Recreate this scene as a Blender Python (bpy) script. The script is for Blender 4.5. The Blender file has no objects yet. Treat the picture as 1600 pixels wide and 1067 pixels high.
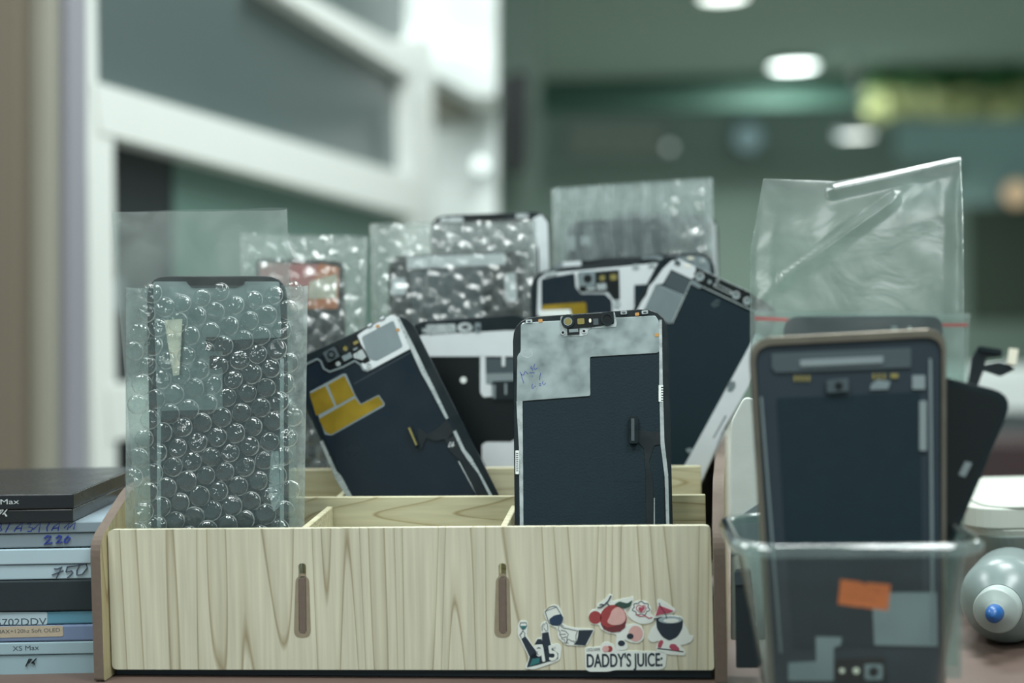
import bpy, bmesh, math, random
from mathutils import Vector, Matrix, noise
from mathutils.geometry import tessellate_polygon
R = math.radians
rnd = random.Random(7)
scene = bpy.context.scene
C = scene.collection

# ------------------------------------------------------------------ camera
W, H = 1600, 1067
FPX = 50 / 36 * W
CAM = Vector((0, 0, 0.193))
PITCH = math.atan(73 / FPX)
ROLL = R(1.2)
CROT = Matrix.Rotation(math.pi / 2 - PITCH, 3, 'X') @ Matrix.Rotation(-ROLL, 3, 'Z')
cd = bpy.data.cameras.new('camera')
cam = bpy.data.objects.new('camera', cd)
C.objects.link(cam)
cam.matrix_world = Matrix.Translation(CAM) @ CROT.to_4x4()
cd.lens = 50; cd.sensor_width = 36; cd.sensor_fit = 'HORIZONTAL'
cd.clip_start = 0.02; cd.clip_end = 100
cd.dof.use_dof = True
cd.dof.focus_distance = 0.745
cd.dof.aperture_fstop = 3.4
scene.camera = cam

# ------------------------------------------------------------------ world, exposure
wd = bpy.data.worlds.new('world'); scene.world = wd
wd.use_nodes = True
bg = wd.node_tree.nodes['Background']
bg.inputs[0].default_value = (0.46, 0.62, 0.61, 1)
bg.inputs[1].default_value = 0.62
scene.view_settings.view_transform = 'Standard'
scene.view_settings.look = 'None'
scene.view_settings.gamma = 1
scene.view_settings.use_curve_mapping = False
scene.view_settings.exposure = -0.05
LAMP_W = 24.0           # watts of one ceiling panel
scene.cycles.transparent_max_bounces = 40
scene.cycles.use_denoising = True

# ------------------------------------------------------------------ pixel -> world
def ray(px, py):
    return CROT @ Vector(((px - W / 2) / FPX, (H / 2 - py) / FPX, -1))
def at(px, py, Y):
    d = ray(px, py)
    return CAM + d * (Y / d.y)
def on(px, py, Z):
    d = ray(px, py)
    return CAM + d * ((Z - CAM.z) / d.z)

class Plane:
    """A flat thing's own frame: U to the right, V up along it, N towards the viewer's side."""
    def __init__(s, px, py, Y, lean=0, yaw=0, zb=0.0, flip=False):
        l, w = R(lean), R(yaw)
        s.U = Vector((math.cos(w), -math.sin(w), 0))
        B = Vector((math.sin(w), math.cos(w), 0))
        s.V = Vector((0, 0, math.cos(l))) + B * math.sin(l)
        s.N = s.U.cross(s.V)
        p = at(px, py, Y)
        s.O = p + s.V * ((zb - p.z) / s.V.z)
    def uv(s, px, py):
        d = ray(px, py)
        t = (s.O - CAM).dot(s.N) / d.dot(s.N)
        q = CAM + d * t - s.O
        return (q.dot(s.U), q.dot(s.V))
    def mat(s):
        m = Matrix((s.U, s.V, s.N)).transposed().to_4x4()
        m.translation = s.O
        return m

# ------------------------------------------------------------------ object helpers
def tag(o, label=None, cat=None, group=None, kind=None):
    if label: o['label'] = label
    if cat: o['category'] = cat
    if group: o['group'] = group
    if kind: o['kind'] = kind
    return o
def obj(name, me, mat=None, parent=None, smooth=False):
    o = bpy.data.objects.new(name, me); C.objects.link(o)
    if mat is not None:
        me.materials.clear(); me.materials.append(mat)
    if parent is not None: o.parent = parent
    if smooth:
        for p in me.polygons: p.use_smooth = True
    return o
def thing(name, label, cat, where=None, group=None):
    o = bpy.data.objects.new(name, None); C.objects.link(o)
    o.empty_display_size = 0.02
    if isinstance(where, Plane): o.matrix_world = where.mat()
    elif isinstance(where, Matrix): o.matrix_world = where
    elif where is not None: o.location = where
    return tag(o, label, cat, group)
def bevel(o, w, seg=2):
    m = o.modifiers.new('bevel', 'BEVEL'); m.width = w; m.segments = seg
    m.limit_method = 'ANGLE'; m.angle_limit = R(40)
    return o

def area2(p): return sum(p[i][0] * p[(i + 1) % len(p)][1] - p[(i + 1) % len(p)][0] * p[i][1] for i in range(len(p)))
def extrude(polys, n0, n1):
    """polys: list of (outer, [holes]) in local uv -> one mesh of prisms between n0 and n1"""
    vs, fs = [], []
    for outer, holes in polys:
        loops = [list(outer)] + [list(h) for h in holes]
        if area2(loops[0]) < 0: loops[0].reverse()
        for h in loops[1:]:
            if area2(h) > 0: h.reverse()
        base = len(vs)
        flat = [p for l in loops for p in l]
        k = len(flat)
        vs += [(p[0], p[1], n1) for p in flat] + [(p[0], p[1], n0) for p in flat]
        if len(loops) == 1:
            fs.append([base + i for i in range(k)])
            fs.append([base + k + i for i in reversed(range(k))])
        else:
            tri = tessellate_polygon([[Vector((p[0], p[1], 0)) for p in l] for l in loops])
            for t in tri:
                a, b, c = t
                if area2([flat[a], flat[b], flat[c]]) < 0: a, c = c, a
                fs.append([base + a, base + b, base + c])
                fs.append([base + k + c, base + k + b, base + k + a])
        st = 0
        for l in loops:
            m = len(l)
            for i in range(m):
                j = (i + 1) % m
                fs.append([base + st + i, base + k + st + i, base + k + st + j, base + st + j])
            st += m
    me = bpy.data.meshes.new('m'); me.from_pydata(vs, [], fs); me.update()
    return me

def fillet(pts, r, seg=5):
    out = []
    n = len(pts)
    for i in range(n):
        p0, p, p1 = Vector(pts[i - 1][:2]), Vector(pts[i][:2]), Vector(pts[(i + 1) % n][:2])
        rr = pts[i][2] if len(pts[i]) > 2 else r
        a, b = (p0 - p), (p1 - p)
        if rr <= 0 or a.length < 1e-9 or b.length < 1e-9: out.append((p.x, p.y)); continue
        t = min(rr, a.length * 0.48, b.length * 0.48)
        A, B = p + a.normalized() * t, p + b.normalized() * t
        for k in range(seg + 1):
            s = k / seg
            q = A * (1 - s) ** 2 + p * 2 * s * (1 - s) + B * s * s
            out.append((q.x, q.y))
    return out
def circ(cx, cy, r, n=20, ry=None):
    ry = ry or r
    return [(cx + r * math.cos(2 * math.pi * i / n), cy + ry * math.sin(2 * math.pi * i / n)) for i in range(n)]
def ring(cx, cy, r0, r1, n=22): return (circ(cx, cy, r1, n), [circ(cx, cy, r0, n)])
def rect(x0, y0, x1, y1): return [(x0, y0), (x1, y0), (x1, y1), (x0, y1)]
def quad(cx, cy, w, h, deg=0):
    c, s = math.cos(R(deg)), math.sin(R(deg))
    return [(cx + x * c - y * s, cy + x * s + y * c) for x, y in ((-w / 2, -h / 2), (w / 2, -h / 2), (w / 2, h / 2), (-w / 2, h / 2))]
def stroke(pts, w):
    P = [Vector(p) for p in pts]
    L, Rr = [], []
    for i, p in enumerate(P):
        if i == 0: d = (P[1] - p).normalized()
        elif i == len(P) - 1: d = (p - P[i - 1]).normalized()
        else:
            d = (P[i + 1] - p).normalized() + (p - P[i - 1]).normalized()
            d = d.normalized() if d.length > 1e-6 else (P[i + 1] - p).normalized()
        n = Vector((-d.y, d.x)) * w / 2
        L.append((p + n)[:]); Rr.append((p - n)[:])
    return L + Rr[::-1]

def part(name, pl, polys, n0, n1, mat, parent, r=0, bev=0):
    """polys in photo pixels on plane pl: a polygon, a (polygon, holes) pair, or a list of either"""
    if isinstance(polys, tuple): polys = [polys]
    elif polys and not isinstance(polys[0], tuple) and not isinstance(polys[0][0], (tuple, list)): polys = [polys]
    elif polys and isinstance(polys[0][0], (int, float)): polys = [polys]
    out = []
    for p in polys:
        o, hs = p if isinstance(p, tuple) else (p, [])
        o = fillet(o, r) if (r or any(len(q) > 2 for q in o)) else o
        out.append(([pl.uv(*q[:2]) for q in o], [[pl.uv(*q[:2]) for q in h] for h in hs]))
    ob = obj(name, extrude(out, n0 * 0.001, n1 * 0.001), mat, parent)
    if bev: bevel(ob, bev)
    return ob

_fc = {}
def text_mesh(s):
    if s in _fc: return _fc[s]
    cu = bpy.data.curves.new('t', 'FONT'); cu.body = s; cu.size = 1; cu.resolution_u = 4
    ob = bpy.data.objects.new('t', cu); C.objects.link(ob)
    dg = bpy.context.evaluated_depsgraph_get()
    me = bpy.data.meshes.new_from_object(ob.evaluated_get(dg))
    vs = [v.co.copy() for v in me.vertices]; fs = [list(p.vertices) for p in me.polygons]
    bpy.data.objects.remove(ob); bpy.data.meshes.remove(me)
    _fc[s] = (vs, fs)
    return _fc[s]
def text(name, pl, s, p0, p1, hpx, n, mat, parent, shear=0, bold=0):
    """lettering on plane pl from pixel p0 (baseline left) to p1 (baseline right), capital height hpx"""
    vs, fs = text_mesh(s)
    x0 = min(v.x for v in vs); x1 = max(v.x for v in vs); h = 0.70
    d = Vector(p1) - Vector(p0); up = Vector((d.y, -d.x)).normalized() * hpx
    outv, outf = [], []
    offs = [(0, 0)] if not bold else [(-bold, 0), (bold, 0), (0, bold), (0, -bold), (0, 0)]
    for k, (bx, by) in enumerate(offs):
        b = len(outv)
        for v in vs:
            q = Vector(p0) + d * ((v.x - x0) / (x1 - x0)) + up * (v.y / h) + d.normalized() * shear * hpx * (v.y / h)
            u, w = pl.uv(q.x + bx, q.y + by)
            outv.append((u, w, n * 0.001 + k * 0.000004))
        outf += [[b + i for i in f] for f in fs]
    me = bpy.data.meshes.new('t'); me.from_pydata(outv, [], outf); me.update()
    return obj(name, me, mat, parent)

def box_mesh(x0, y0, z0, x1, y1, z1):
    vs = [(x, y, z) for z in (z0, z1) for y in (y0, y1) for x in (x0, x1)]
    fs = [(0, 2, 3, 1), (4, 5, 7, 6), (0, 1, 5, 4), (2, 6, 7, 3), (0, 4, 6, 2), (1, 3, 7, 5)]
    me = bpy.data.meshes.new('b'); me.from_pydata(vs, [], fs); me.update()
    return me
def box(name, x0, y0, z0, x1, y1, z1, mat, parent=None, bev=0):
    o = obj(name, box_mesh(x0, y0, z0, x1, y1, z1), mat, parent)
    if bev: bevel(o, bev)
    return o
def lathe_mesh(prof, n=32, axis='Z'):
    vs, fs = [], []
    for r, h in prof:
        for i in range(n):
            a = 2 * math.pi * i / n
            x, y = r * math.cos(a), r * math.sin(a)
            vs.append((x, y, h) if axis == 'Z' else (x, h, y))
    for k in range(len(prof) - 1):
        for i in range(n):
            j = (i + 1) % n
            f = (k * n + i, k * n + j, (k + 1) * n + j, (k + 1) * n + i)
            fs.append(f if axis == 'Z' else f[::-1])
    me = bpy.data.meshes.new('l'); me.from_pydata(vs, [], fs); me.update()
    return me
def sheet(name, pl, q, nu, nv, hf, mat, parent, smooth=True):
    """a film over pixel quad q (TL, TR, BR, BL); hf(s, t, u, v) -> height in mm"""
    vs, fs = [], []
    TL, TR, BR, BL = [Vector(p) for p in q]
    for j in range(nv + 1):
        t = j / nv
        for i in range(nu + 1):
            s = i / nu
            p = (TL * (1 - s) + TR * s) * (1 - t) + (BL * (1 - s) + BR * s) * t
            u, v = pl.uv(p.x, p.y)
            vs.append((u, v, hf(s, t, u, v) * 0.001))
    for j in range(nv):
        for i in range(nu):
            a = j * (nu + 1) + i
            fs.append((a, a + nu + 1, a + nu + 2, a + 1))
    me = bpy.data.meshes.new('s'); me.from_pydata(vs, [], fs); me.update()
    return obj(name, me, mat, parent, smooth)
def nz(x, y, z=0.0): return noise.noise(Vector((x, y, z)))

# ------------------------------------------------------------------ materials
def lin(c): return tuple(((v / 255) / 12.92 if v / 255 <= 0.04045 else ((v / 255 + 0.055) / 1.055) ** 2.4) for v in c) + (1,)
def nodes(name):
    m = bpy.data.materials.new(name); m.use_nodes = True
    nt = m.node_tree
    return m, nt, nt.nodes, nt.links, nt.nodes['Principled BSDF']
def mat(name, rgb, rough=0.5, metal=0.0, spec=0.5, var=0.0, vscale=60, bump=0.0, bscale=300, rvar=0.0, emit=0):
    m, nt, N, L, b = nodes(name)
    b.inputs['Base Color'].default_value = lin(rgb)
    b.inputs['Roughness'].default_value = rough
    b.inputs['Metallic'].default_value = metal
    b.inputs['Specular IOR Level'].default_value = spec
    tc = N.new('ShaderNodeTexCoord')
    if var or rvar:
        n = N.new('ShaderNodeTexNoise'); n.inputs['Scale'].default_value = vscale; n.inputs['Detail'].default_value = 5
        L.new(tc.outputs['Object'], n.inputs['Vector'])
        if var:
            mx = N.new('ShaderNodeMix'); mx.data_type = 'RGBA'
            c = lin(rgb)
            mx.inputs['A'].default_value = tuple(max(0, v * (1 - var)) for v in c[:3]) + (1,)
            mx.inputs['B'].default_value = tuple(min(1, v * (1 + var)) for v in c[:3]) + (1,)
            L.new(n.outputs['Fac'], mx.inputs['Factor']); L.new(mx.outputs['Result'], b.inputs['Base Color'])
        if rvar:
            mr = N.new('ShaderNodeMapRange'); mr.inputs['From Min'].default_value = 0.3; mr.inputs['From Max'].default_value = 0.7
            mr.inputs['To Min'].default_value = max(0.03, rough - rvar); mr.inputs['To Max'].default_value = min(1, rough + rvar)
            L.new(n.outputs['Fac'], mr.inputs['Value']); L.new(mr.outputs['Result'], b.inputs['Roughness'])
    if bump:
        n2 = N.new('ShaderNodeTexNoise'); n2.inputs['Scale'].default_value = bscale; n2.inputs['Detail'].default_value = 4
        L.new(tc.outputs['Object'], n2.inputs['Vector'])
        bp = N.new('ShaderNodeBump'); bp.inputs['Strength'].default_value = bump; bp.inputs['Distance'].default_value = 0.001
        L.new(n2.outputs['Fac'], bp.inputs['Height']); L.new(bp.outputs['Normal'], b.inputs['Normal'])
    if emit:
        b.inputs['Emission Color'].default_value = lin(rgb); b.inputs['Emission Strength'].default_value = emit
    return m
def wood(name, light, dark, sx, sy, sz, seed=0.0, lines=(0.36, 0.46, 0.53, 0.62)):
    """growth rings as contour lines of a stretched noise; (sx,sy,sz) is the stretch per metre"""
    m, nt, N, L, b = nodes(name)
    b.inputs['Roughness'].default_value = 0.55; b.inputs['Specular IOR Level'].default_value = 0.3
    tc = N.new('ShaderNodeTexCoord'); mp = N.new('ShaderNodeMapping')
    mp.inputs['Scale'].default_value = (sx, sy, sz); mp.inputs['Location'].default_value = (seed, seed * 1.7, seed * 0.3)
    L.new(tc.outputs['Object'], mp.inputs['Vector'])
    n = N.new('ShaderNodeTexNoise'); n.inputs['Scale'].default_value = 1; n.inputs['Detail'].default_value = 1.2; n.inputs['Distortion'].default_value = 0.1
    L.new(mp.outputs['Vector'], n.inputs['Vector'])
    mul = N.new('ShaderNodeMath'); mul.operation = 'MULTIPLY'; mul.inputs[1].default_value = 21.0
    L.new(n.outputs['Fac'], mul.inputs[0])
    fr = N.new('ShaderNodeMath'); fr.operation = 'FRACT'; L.new(mul.outputs[0], fr.inputs[0])
    cr = N.new('ShaderNodeValToRGB')
    e = cr.color_ramp.elements
    e[0].position = 0.0; e[0].color = lin(light)
    e[1].position = 1.0; e[1].color = lin(light)
    mid = tuple((a * 3 + c) / 4 for a, c in zip(light, dark))
    for p, c in ((0.55, light), (0.80, mid), (0.87, dark), (0.93, light)):
        k = e.new(p); k.color = lin(c)
    L.new(fr.outputs[0], cr.inputs['Fac'])
    # fine pores along the grain
    mp2 = N.new('ShaderNodeMapping'); mp2.inputs['Scale'].default_value = (sx * 14, sy * 14, sz * 14)
    L.new(tc.outputs['Object'], mp2.inputs['Vector'])
    n2 = N.new('ShaderNodeTexNoise'); n2.inputs['Scale'].default_value = 1; n2.inputs['Detail'].default_value = 3
    L.new(mp2.outputs['Vector'], n2.inputs['Vector'])
    mr = N.new('ShaderNodeMapRange'); mr.inputs['From Min'].default_value = 0.3; mr.inputs['From Max'].default_value = 0.7
    mr.inputs['To Min'].default_value = 0.86; mr.inputs['To Max'].default_value = 1.08
    L.new(n2.outputs['Fac'], mr.inputs['Value'])
    mx = N.new('ShaderNodeMix'); mx.data_type = 'RGBA'; mx.blend_type = 'MULTIPLY'; mx.inputs['Factor'].default_value = 1
    L.new(cr.outputs['Color'], mx.inputs['A']); L.new(mr.outputs['Result'], mx.inputs['B'])
    L.new(mx.outputs['Result'], b.inputs['Base Color'])
    return m
def film(name, haze=0.2, tint=(246, 250, 249), hcol=(222, 230, 228), rough=0.12, gloss=1.0, bump=0.4, bscale=120, streak=None, edge=2.0):
    """thin clear plastic: see-through, a milky share, and a Fresnel gloss over crumples"""
    m, nt, N, L, b = nodes(name); N.remove(b)
    out = N['Material Output']
    tr = N.new('ShaderNodeBsdfTransparent'); tr.inputs[0].default_value = lin(tint)
    df = N.new('ShaderNodeBsdfDiffuse'); df.inputs[0].default_value = lin(hcol)
    tl = N.new('ShaderNodeBsdfTranslucent'); tl.inputs[0].default_value = lin(hcol)
    gl = N.new('ShaderNodeBsdfGlossy'); gl.inputs['Roughness'].default_value = rough
    tc = N.new('ShaderNodeTexCoord')
    n = N.new('ShaderNodeTexNoise'); n.inputs['Scale'].default_value = bscale; n.inputs['Detail'].default_value = 3; n.inputs['Distortion'].default_value = 0.6
    if streak:
        mp = N.new('ShaderNodeMapping'); mp.inputs['Scale'].default_value = streak
        L.new(tc.outputs['Object'], mp.inputs['Vector']); L.new(mp.outputs['Vector'], n.inputs['Vector'])
    else: L.new(tc.outputs['Object'], n.inputs['Vector'])
    bp = N.new('ShaderNodeBump'); bp.inputs['Strength'].default_value = bump; bp.inputs['Distance'].default_value = 0.002
    L.new(n.outputs['Fac'], bp.inputs['Height'])
    L.new(bp.outputs['Normal'], gl.inputs['Normal'])
    m1 = N.new('ShaderNodeMixShader'); m1.inputs[0].default_value = 0.5
    L.new(df.outputs[0], m1.inputs[1]); L.new(tl.outputs[0], m1.inputs[2])
    m2 = N.new('ShaderNodeMixShader')
    mr = N.new('ShaderNodeMapRange'); mr.inputs['From Min'].default_value = 0.35; mr.inputs['From Max'].default_value = 0.7
    mr.inputs['To Min'].default_value = haze * 0.7; mr.inputs['To Max'].default_value = haze * 1.35
    L.new(n.outputs['Fac'], mr.inputs['Value'])
    L.new(tr.outputs[0], m2.inputs[1]); L.new(m1.outputs[0], m2.inputs[2])
    lw = N.new('ShaderNodeLayerWeight'); lw.inputs['Blend'].default_value = 0.5; L.new(bp.outputs['Normal'], lw.inputs['Normal'])
    pw = N.new('ShaderNodeMath'); pw.operation = 'POWER'; pw.inputs[1].default_value = 3.5; L.new(lw.outputs['Facing'], pw.inputs[0])
    mu = N.new('ShaderNodeMath'); mu.operation = 'MULTIPLY_ADD'; mu.inputs[1].default_value = gloss * 0.8; mu.inputs[2].default_value = 0.07 * gloss; mu.use_clamp = True
    L.new(pw.outputs[0], mu.inputs[0])
    # the film is thicker along the line of sight where it is seen edge-on
    lw2 = N.new('ShaderNodeLayerWeight'); lw2.inputs['Blend'].default_value = 0.5
    hz = N.new('ShaderNodeMath'); hz.operation = 'MULTIPLY_ADD'; hz.inputs[1].default_value = edge; hz.inputs[2].default_value = 1.0
    L.new(lw2.outputs['Facing'], hz.inputs[0])
    hm = N.new('ShaderNodeMath'); hm.operation = 'MULTIPLY'; hm.use_clamp = True
    L.new(hz.outputs[0], hm.inputs[0]); L.new(mr.outputs['Result'], hm.inputs[1]); L.new(hm.outputs[0], m2.inputs[0])
    m3 = N.new('ShaderNodeMixShader'); L.new(mu.outputs[0], m3.inputs[0])
    L.new(m2.outputs[0], m3.inputs[1]); L.new(gl.outputs[0], m3.inputs[2])
    L.new(m3.outputs[0], out.inputs['Surface'])
    return m
M = {}
M['wood_v'] = wood('pale_wood_upright_grain', (203, 201, 180), (158, 148, 122), 24, 0.9, 24, 3.1)
M['wood_h'] = wood('pale_wood_level_grain', (190, 186, 158), (150, 138, 106), 1.6, 26, 26, 1.2)
M['wood_s'] = wood('pale_wood_side', (186, 176, 140), (150, 132, 96), 24, 2.0, 24, 5.0)
M['mdf'] = mat('cut_board_edge', (108, 95, 86), 0.85, var=0.15, vscale=400)
M['glue'] = mat('glue_stain', (140, 130, 110), 0.7, var=0.18, vscale=180)
M['black'] = mat('black_frame', (14, 26, 31), 0.35, spec=0.4, rvar=0.1)
M['matte'] = mat('black_foil', (20, 38, 46), 0.55, spec=0.22, var=0.12, vscale=120, bump=0.15, bscale=900)
M['gloss'] = mat('black_gloss_foil', (12, 26, 38), 0.22, spec=0.6, rvar=0.08, vscale=40, bump=0.12, bscale=70)
M['jet'] = mat('jet_black', (10, 15, 18), 0.3)
M['silver'] = mat('brushed_steel', (158, 170, 172), 0.38, metal=0.88, var=0.24, vscale=75, rvar=0.12, bump=0.35, bscale=26)
M['steel'] = mat('bright_steel', (205, 212, 214), 0.30, metal=0.7, var=0.05, vscale=200, rvar=0.1)
M['white_metal'] = mat('white_metal', (212, 218, 222), 0.45, metal=0.25, var=0.06, vscale=80)
M['grey_foil'] = mat('grey_foil', (138, 150, 155), 0.38, metal=0.6, var=0.12, vscale=90)
M['dark_grey'] = mat('dark_grey', (62, 74, 80), 0.45, var=0.1)
M['grey'] = mat('grey_plastic', (120, 132, 136), 0.5, var=0.08)
M['gold'] = mat('gold_foil', (176, 146, 50), 0.32, metal=0.75, var=0.15, vscale=60, rvar=0.1)
M['copper'] = mat('copper_pad', (196, 146, 88), 0.4, metal=0.4)
M['lens_gold'] = mat('gold_lens', (160, 148, 92), 0.25, metal=0.5)
M['flex'] = mat('black_flex', (15, 24, 30), 0.38, rvar=0.08, bump=0.2, bscale=120)
M['ink'] = mat('blue_ink', (44, 62, 150), 0.6)
M['ink_dark'] = mat('dark_ink', (52, 60, 82), 0.6)
M['white'] = mat('white_print', (222, 228, 226), 0.5)
M['letter'] = mat('grey_lettering', (196, 204, 206), 0.5)
M['paper'] = mat('cream_paper', (228, 225, 208), 0.8, var=0.06)
M['clear'] = film('clear_bag_film', haze=0.08, rough=0.16, gloss=0.9, bump=0.5, bscale=40)
M['clear2'] = film('scratched_bag_film', haze=0.12, tint=(226, 236, 233), rough=0.24, gloss=0.75, bump=0.22, bscale=45)
M['bubble'] = film('bubble_wrap_film', haze=0.035, hcol=(196, 212, 216), rough=0.07, gloss=1.5, bump=0.35, bscale=260, edge=1.5)
M['bubble_edge'] = film('bubble_wrap_bright_seal', haze=0.42, rough=0.1, gloss=2.0, bump=0.5, bscale=300, edge=0.6)
M['bubble_rear'] = film('bubble_wrap_rear_film', haze=0.30, rough=0.2, gloss=0.8, bump=0.5, bscale=160)
M['clear_rear'] = film('clear_bag_rear_film', haze=0.17, rough=0.16, gloss=0.9, bump=0.5, bscale=40)
M['bubble_back'] = film('bubble_wrap_back_film', haze=0.07, hcol=(190, 210, 216), rough=0.2, gloss=0.8, bump=0.5, bscale=160)
M['bubble_far'] = film('crumpled_bubble_film', haze=0.15, rough=0.14, gloss=1.8, bump=0.6, bscale=130, edge=4.0)
M['ribbed'] = film('ribbed_bubble_film', haze=0.23, hcol=(206, 220, 220), rough=0.18, gloss=2.4, bump=0.35, bscale=90, edge=5.0)
M['tub_rim'] = film('clear_tub_rim', haze=0.22, tint=(225, 238, 236), hcol=(190, 208, 206), rough=0.1, gloss=2.0, bump=0.05, bscale=30)
M['tub'] = film('clear_tub_plastic', haze=0.04, edge=3.0, tint=(225, 238, 236), hcol=(140, 176, 184), rough=0.12, gloss=1.0, bump=0.08, bscale=30)
M['orange'] = mat('orange_sticker', (206, 122, 76), 0.7, var=0.08, vscale=200)

# ================================================================== ROOM
FLOOR_Z, CEIL_Z = -0.85, 1.75
M['ceil'] = mat('ceiling_paint', (148, 170, 160), 0.9, var=0.05, vscale=2)
M['far_wall'] = mat('far_wall_paint', (120, 138, 128), 0.85, var=0.12, vscale=1.2)
M['beam'] = mat('green_beam_paint', (62, 96, 84), 0.7, var=0.1, vscale=2)
M['floor'] = mat('floor_tile', (168, 168, 160), 0.4)
M['white_paint'] = mat('white_paint', (232, 238, 236), 0.6, var=0.03, vscale=5)
M['alu'] = mat('white_aluminium', (234, 238, 234), 0.4, var=0.03, vscale=8)
M['cab_glass'] = mat('grey_green_back_panel', (86, 99, 99), 0.28, spec=0.8)
M['cab_dark'] = mat('dark_interior', (24, 30, 34), 0.5)
M['cab_green'] = mat('green_pane', (98, 128, 118), 0.35)
M['lav'] = mat('lavender_trim', (146, 146, 156), 0.6)
M['olive'] = mat('olive_jamb_and_shade', (152, 150, 138), 0.7, var=0.06, vscale=6)
M['brown'] = mat('brown_jamb', (116, 106, 92), 0.7, var=0.06, vscale=6)
def struct(o): o['kind'] = 'structure'; return o

struct(box('floor', -6, -4, FLOOR_Z - 0.05, 8, 13, FLOOR_Z, M['floor']))
struct(box('ceiling', -6, -4, CEIL_Z, 8, 10.4, CEIL_Z + 0.08, M['ceil']))
struct(box('wall_back', -6, 12.0, FLOOR_Z, 8, 12.15, 3.0, M['far_wall']))
struct(box('trim_1', -3, 10.4, 1.52, 8, 10.6, CEIL_Z + 0.08, M['beam']))
# door jamb at the left: three upright strips of different depth
for nm, x0, x1, Y, m in (('trim_2', -1500, 22, 1.30, 'brown'), ('trim_3', 20, 72, 1.34, 'olive'), ('trim_4', 70, 106, 1.38, 'lav')):
    pl = Plane(x0, 500, Y, 0, 0, FLOOR_Z)
    o = part(nm, pl, [(x0, -900), (x1, -900), (x1 + 3, 3000), (x0 + 3, 3000)], -60, 0, M[m], None)
    o.matrix_world = pl.mat(); struct(o)

# ---- glazed cabinet receding on the left
pa, pb = at(130, 466, 1.6), at(655, 462, 3.05)
wyaw = -math.degrees(math.atan2(pb.y - pa.y, pb.x - pa.x))
CB = Plane(130, 466, 1.6, 0, wyaw, FLOOR_Z)
cab = thing('display_cabinet', 'tall white framed glass cabinet receding at the left behind the boxes', 'cabinet', CB)
part('upper_panel', CB, [(116, -160), (640, -160), (640, 290), (116, 140)], -30, -10, M['cab_glass'], cab)
part('lower_panel', CB, [(285, 250), (655, 340), (655, 545), (285, 600)], -30, -12, M['cab_green'], cab)
part('dark_panel', CB, [(130, 205), (288, 250), (288, 600), (140, 625)], -34, -14, M['cab_dark'], cab)
part('base_panel', CB, [(140, 670), (655, 560), (655, 760), (150, 960)], -30, -12, M['cab_dark'], cab)
part('shelf_item', CB, [(150, 440), (200, 436), (200, 485), (150, 490)], -14, -6, M['grey'], cab)
part('post', CB, [(96, -160), (121, -160), (127, 140), (152, 215), (158, 800), (120, 800), (112, 300)], -25, 20, M['alu'], cab)
part('post', CB, [(624, 60), (664, 60), (664, 560), (632, 560)], -25, 20, M['alu'], cab)
part('rail', CB, [(385, -24), (445, -14), (664, 100), (628, 122)], -25, 22, M['alu'], cab)
part('rail', CB, [(118, 128), (660, 285), (660, 345), (128, 208)], -25, 22, M['alu'], cab)
part('rail', CB, [(140, 606), (660, 538), (660, 585), (146, 690)], -25, 22, M['alu'], cab)

# ---- white pillar, soffit and the dark recess next to it
def slab(nm, Y, poly, depth, m):
    pl = Plane(poly[0][0], 460, Y, 0, 0, FLOOR_Z)
    o = part(nm, pl, poly, -depth * 1000, 0, M[m], None)
    o.matrix_world = pl.mat(); return o
struct(slab('wall_left', 3.5, [(630, 60), (776, 60), (776, 1000), (630, 1000)], 0.3, 'white_paint'))
struct(slab('trim_5', 3.2, [(440, -120), (776, -120), (776, 148), (742, 150), (650, 100)], 0.28, 'white_paint'))
struct(slab('soffit_shade', 3.45, [(640, 95), (742, 95), (742, 182), (664, 182)], 0.04, 'olive'))  # shadow under the soffit, painted as a flat brownish slab
struct(slab('trim_7', 4.6, [(776, -60), (845, -60), (845, 1000), (776, 1000)], 0.25, 'far_wall'))
sp = slab('wall_speaker', 4.3, fillet([(782, 120), (826, 110), (822, 262), (790, 268)], 12), 0.14, 'cab_dark')
tag(sp, 'dark upright box hung on the wall beside the white pillar', 'speaker')
def disc_lamp(name, label, px, py, Y, rad, glow, watts, stem=False, ry=None):
    p = at(px, py, Y)
    t = thing(name, label, 'lamp', p, 'ceiling lamps')
    me = lathe_mesh([(0.0001, 0), (rad, 0), (rad, 0.01), (0.0001, 0.01)], 28)
    d = obj('diffuser', me, glow, t)
    me = lathe_mesh([(rad, -0.005), (rad * 1.1, -0.005), (rad * 1.1, 0.03), (0.0001, 0.03)], 28)
    obj('housing', me, M['grey'], t)
    if stem:
        obj('cord', lathe_mesh([(0.006, 0.03), (0.006, CEIL_Z - p.z)], 8), M['cab_dark'], t)
    ld = bpy.data.lights.new(name, 'AREA'); ld.shape = 'DISK'; ld.size = rad * 1.8; ld.energy = watts
    ld.color = (0.93, 1.0, 0.97)
    lo = bpy.data.objects.new('lamp_light', ld); C.objects.link(lo); lo.parent = t; lo.location = (0, 0, -0.012)
    return t
GLOW = mat('lamp_glow', (236, 250, 244), 0.5, emit=9)
GLOW2 = mat('lamp_glow_soft', (236, 246, 238), 0.5, emit=5)
def Yc(py, px): # distance at which a pixel's ray meets the ceiling
    return on(px, py, CEIL_Z - 0.035).y
disc_lamp('ceiling_lamp', 'large bright round ceiling lamp, the brightest of the lamps over the far hall', 1240, 104, Yc(104, 1240), 0.155, GLOW, 60)
disc_lamp('pendant_lamp', 'smaller round lamp hanging below the large bright one at the right', 1337, 212, 9.6, 0.115, GLOW2, 32, True)
disc_lamp('ceiling_lamp', 'round ceiling lamp cut off by the upper edge of the picture', 1130, -6, Yc(-6, 1130), 0.12, GLOW2, 45)
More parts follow.
